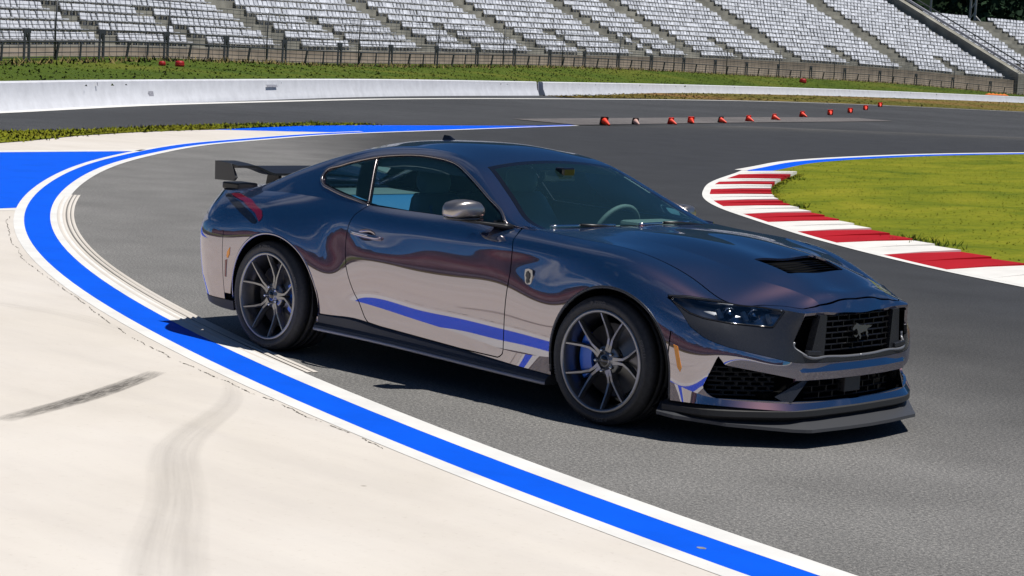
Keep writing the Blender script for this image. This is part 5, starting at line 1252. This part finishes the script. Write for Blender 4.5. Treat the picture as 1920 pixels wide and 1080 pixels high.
# ---- door handles, mirrors
for side in (-1, 1):
    pts = []
    for x in np.linspace(-.665, -.385, 14):
        f = (x+.525)/.14; pts.append(on_body(x, .784-.006*f, side, 0.004+0.026*(1-f**4)))
    hd = MB().tube(pts, [0.008+0.007*(1-abs(i-6.5)/6.5)**0.4 for i in range(14)], 8).obj('door_handle', M_PAINT, car)
    rec = [on_body(-.527+(x+.527)*q, .785+(z-.785)*q, side, dd) for q, dd in ((1.0, -0.001), (.9, -.010), (.6, -.020), (.25, -.023)) for x, z in HREC]
    make('handle_recess', rec, [(k_*28+i, k_*28+(i+1) % 28, (k_+1)*28+(i+1) % 28, (k_+1)*28+i) for k_ in range(3) for i in range(28)]+[tuple(range(84, 112))], M_PAINT, car)
    MB().tube(pts[1:-4], 0.0045, 6).obj('handle_strip', M_CHROME, hd).location = (0, side*0.010, 0.007)
    # mirror: lofted shell, dark lower half, arm to the door
    mr = empty('door_mirror', (0, 0, 0)); mr.parent = car
    def msec(y, x0, x1, z0, z1, n=14):
        o = []
        for k in range(n):
            a = 2*math.pi*k/n; ca, sa = math.cos(a), math.sin(a); q = 3.6
            o.append(((x0+x1)/2+(x1-x0)/2*math.copysign(abs(ca)**(2/q), ca), side*y, (z0+z1)/2+(z1-z0)/2*math.copysign(abs(sa)**(2/q), sa)))
        return o
    S = [msec(1.062, .285, .315, .990, 1.012), msec(1.055, .262, .345, .972, 1.032), msec(1.035, .252, .375, .968, 1.052), msec(.99, .255, .395, .968, 1.064), msec(.94, .272, .405, .970, 1.066), msec(.895, .302, .408, .972, 1.056), msec(.868, .335, .402, .978, 1.030), msec(.860, .35, .39, .985, 1.005)]
    if side > 0: S = [s_[::-1] for s_ in S]
    loft_strip('mirror_shell', S, M_MIRR, mr)
    S2 = [msec(1.050, .270, .335, .955, .978), msec(1.0, .262, .385, .950, .976), msec(.94, .28, .40, .950, .976), msec(.88, .315, .405, .952, .978)]
    if side > 0: S2 = [s_[::-1] for s_ in S2]
    loft_strip('mirror_base', S2, M_GLOSSB, mr)
    S3 = [msec(.97, .33, .40, .945, .958), msec(.90, .37, .45, .938, .955), msec(.84, .42, .53, .925, .950), msec(.80, .43, .56, .915, .952)]
    if side > 0: S3 = [s_[::-1] for s_ in S3]
    loft_strip('mirror_arm', S3, M_BLACK, mr)
    MB().add([(.252, side*1.03, .985), (.257, side*.91, .985), (.257, side*.91, 1.05), (.252, side*1.03, 1.04)], [(0, 1, 2, 3)]).obj('mirror_glass', M_CHROME, mr, smooth=False)
    if side > 0: mr.location = (-.02, -.05, -.055)
    # black sail at the foot of the window frame
    MB().add([(.395, side*.795, .945), (.50, side*.775, .945), (.395, side*.745, 1.01)], [(0, 1, 2) if side < 0 else (2, 1, 0)]).obj('mirror_sail', M_BLACK, car, smooth=False)
# ---- haunch streak: crimson and dark reflection painted on as thin overlays
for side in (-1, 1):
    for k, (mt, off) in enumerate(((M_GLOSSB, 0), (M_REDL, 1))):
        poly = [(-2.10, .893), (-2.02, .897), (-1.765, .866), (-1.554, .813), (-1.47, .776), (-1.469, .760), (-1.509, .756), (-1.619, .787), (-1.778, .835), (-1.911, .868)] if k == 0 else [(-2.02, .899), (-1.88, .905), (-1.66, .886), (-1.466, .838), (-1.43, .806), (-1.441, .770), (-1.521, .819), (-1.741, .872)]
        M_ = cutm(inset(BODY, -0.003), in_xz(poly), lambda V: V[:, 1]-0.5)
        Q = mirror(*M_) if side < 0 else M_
        make('reflection_streak' if k else 'reflection_streak_dark', *Q, mt, car)
# ---- rear wing
wg = empty('rear_wing', (0, 0, 0)); wg.parent = car
def wsec(y, x0, z0, x1, z1, th):
    m = ((x0+x1)/2, (z0+z1)/2)
    return [(x0, y, z0+th*.2), (m[0], y, m[1]+th*.35), (x1, y, z1+th*.3), (x1-.006, y, z1-th*.2), (m[0], y, m[1]-th*.8), (x0, y, z0-th*.3)]
S = []
for y in np.linspace(-.665, .665, 60):
    a = abs(y); u = np.clip((a-.36)/.18, 0, 1); u = u*u*(3-2*u)
    S.append(wsec(y, -2.02-.015*u, 1.010+.050*u, -2.25, 1.040+.034*u, .030))
loft_strip('blade', S, M_BLACK, wg, smooth=False)
for side in (-1, 1):
    MB().add([(x, side*y, z) for y in (.655, .672) for x, z in ((-2.265, 1.082), (-2.10, 1.074), (-2.045, .990), (-2.07, .966), (-2.26, .962))], [(0, 1, 2, 3, 4), (9, 8, 7, 6, 5), (0, 5, 6, 1), (1, 6, 7, 2), (2, 7, 8, 3), (3, 8, 9, 4), (4, 9, 5, 0)]).obj('end_plate', plain('wing_end', (0.045, 0.046, 0.050), 0.35), wg, smooth=False)
    MB().add([(x, side*y, z) for y in (.28, .305) for x, z in ((-2.21, .90), (-2.05, .90), (-2.08, 1.02), (-2.18, 1.025))], [(0, 1, 2, 3), (7, 6, 5, 4), (0, 4, 5, 1), (1, 5, 6, 2), (2, 6, 7, 3), (3, 7, 4, 0)]).obj('strut', M_BLACK, wg, smooth=False)
    MB().box((-2.24, min(side*.47, side*.63), .905), (-2.07, max(side*.47, side*.63), .950)).obj('wing_mount', M_BLACK, wg, smooth=False, bevel=0.01)
# ---- roof antenna, wipers
MB().add([(-.86, -.020, 1.308), (-.86, .020, 1.308), (-.755, .013, 1.312), (-.755, -.013, 1.312), (-.857, -.006, 1.345), (-.857, .006, 1.345), (-.815, .005, 1.343), (-.815, -.005, 1.343)], [(0, 3, 7, 4), (1, 5, 6, 2), (4, 7, 6, 5), (3, 2, 6, 7), (0, 4, 5, 1)]).obj('antenna_fin', M_GLOSSB, car, smooth=False)
def gpt(x, y, out=0.01):
    V = GREEN[0]; d = (V[:, 0]-x)**2+(V[:, 1]-abs(y))**2; k_ = int(np.argmin(d)); return np.array((x, y, V[k_, 2]+out))
for ys in ((-.60, -.12), (.08, .60)):
    wp = empty('wiper', (0, 0, 0)); wp.parent = car
    pts = [np.array((.632+.06*(1-abs(y)/.7), y, .944)) for y in np.linspace(ys[0], ys[1], 10)]
    MB().tube(pts, 0.008, 6).obj('wiper_blade', M_CHROME, wp)
    MB().tube([pts[4]+(0.008, 0, .004), pts[7]+(.012, 0, -.003), (.70, ys[1]+.05, .925)], 0.009, 6).obj('wiper_arm', M_BLACK, wp)

# ---- interior
MB().box((-1.55, -.72, .24), (.95, .72, .30)).obj('cabin_floor', M_INT, car, smooth=False)
dsh = [[(.52, y, .70), (.42, y, .74), (.38, y, .86), (.42, y, .905), (.60, y, .915), (.72, y, .90), (.72, y, .60)] for y in np.linspace(-.74, .74, 12)]
loft_strip('dashboard', dsh, M_INT, smooth=False)
MB().box((.44, .18, .90), (.60, .56, .945)).obj('instrument_hood', M_INT, car, smooth=False, bevel=0.02)
sw_ = empty('steering_wheel', (.25, .37, .835)); sw_.parent = car; sw_.rotation_euler = (0, math.radians(-68), 0)
MB().tube([(.185*math.cos(a), .185*math.sin(a), 0) for a in np.linspace(0, 2*math.pi, 36, False)], 0.015, 8, closed=True).obj('rim', M_INT, sw_)
MB().box((-.05, -.06, -.03), (.05, .06, .02)).bar((0, -.18, 0), (0, .18, 0), .035, .02).bar((-.18, 0, 0), (0, 0, 0), .035, .02).obj('boss', M_INT, sw_, smooth=False)
def rounded(name, secs, mat, parent): return loft_strip(name, secs, mat, parent)
def ell(cx_, cy_, cz_, rx, ry_, n=14, q=2.8):
    return [(cx_+rx*math.copysign(abs(math.cos(a))**(2/q), math.cos(a)), cy_+ry_*math.copysign(abs(math.sin(a))**(2/q), math.sin(a)), cz_) for a in np.linspace(0, 2*math.pi, n, False)]
for y in (-.37, .37):
    st = empty('seat', (0, 0, 0)); st.parent = car
    rounded('cushion', [ell(-.10, y, .34, .27, .25), ell(-.08, y, .47, .28, .26), ell(-.08, y, .52, .24, .22)], M_SEATB, st)
    rounded('backrest', [ell(-.33, y, .45, .09, .23), ell(-.40, y, .65, .09, .26), ell(-.47, y, .85, .075, .25), ell(-.52, y, .99, .055, .18), ell(-.53, y, 1.02, .04, .15)], M_SEATB, st)
    rounded('headrest', [ell(-.535, y, 1.00, .04, .09), ell(-.54, y, 1.07, .055, .125), ell(-.545, y, 1.14, .05, .115), ell(-.545, y, 1.165, .03, .09)], M_SEATB, st)
    MB().tube([(-.26, y-.14, .50), (-.36, y-.14, .80), (-.45, y-.10, .95)], 0.012, 6).obj('stitching', M_SEATBL, st)
rounded('rear_bench', [ell(-1.10, 0, .40, .30, .62), ell(-1.12, 0, .60, .28, .62), ell(-1.32, 0, .85, .12, .60), ell(-1.36, 0, .93, .08, .55)], M_SEATBL, car)
MB().box((-1.9, -.55, .88), (-1.40, .55, .93)).obj('parcel_shelf', M_INT, car, smooth=False)
for side in (-1, 1):
    MB().add([(x, side*.755, z) for x, z in ((-.62, .30), (.60, .30), (.60, .93), (-.62, .94))], [(0, 1, 2, 3)]).obj('door_card', M_INT, car, smooth=False)
    MB().add([(x, side*.74, z) for x, z in ((-1.5, .30), (-.62, .30), (-.62, .95), (-1.1, .99), (-1.5, .93))], [(0, 1, 2, 3, 4)]).obj('rear_trim', M_INT, car, smooth=False)
MB().box((.08, -.13, 1.135), (.13, .13, 1.205)).obj('inside_mirror', M_GLOSSB, car, smooth=False, bevel=0.01)
MB().box((.13, -.05, 1.17), (.20, .05, 1.225)).obj('camera_pod', M_GLOSSB, car, smooth=False, bevel=0.01)
lin = cutm(inset(GREEN, 0.03), lambda V: V[:, 2]-1.16, lambda V: 0.02-V[:, 0], lambda V: V[:, 0]+1.0)
hl_ = MB(); hl_.add(*lin); hl_.add(*mirror(*lin)); make('headlining', *weld(hl_.V, hl_.F, 1e-4), M_INT, car)
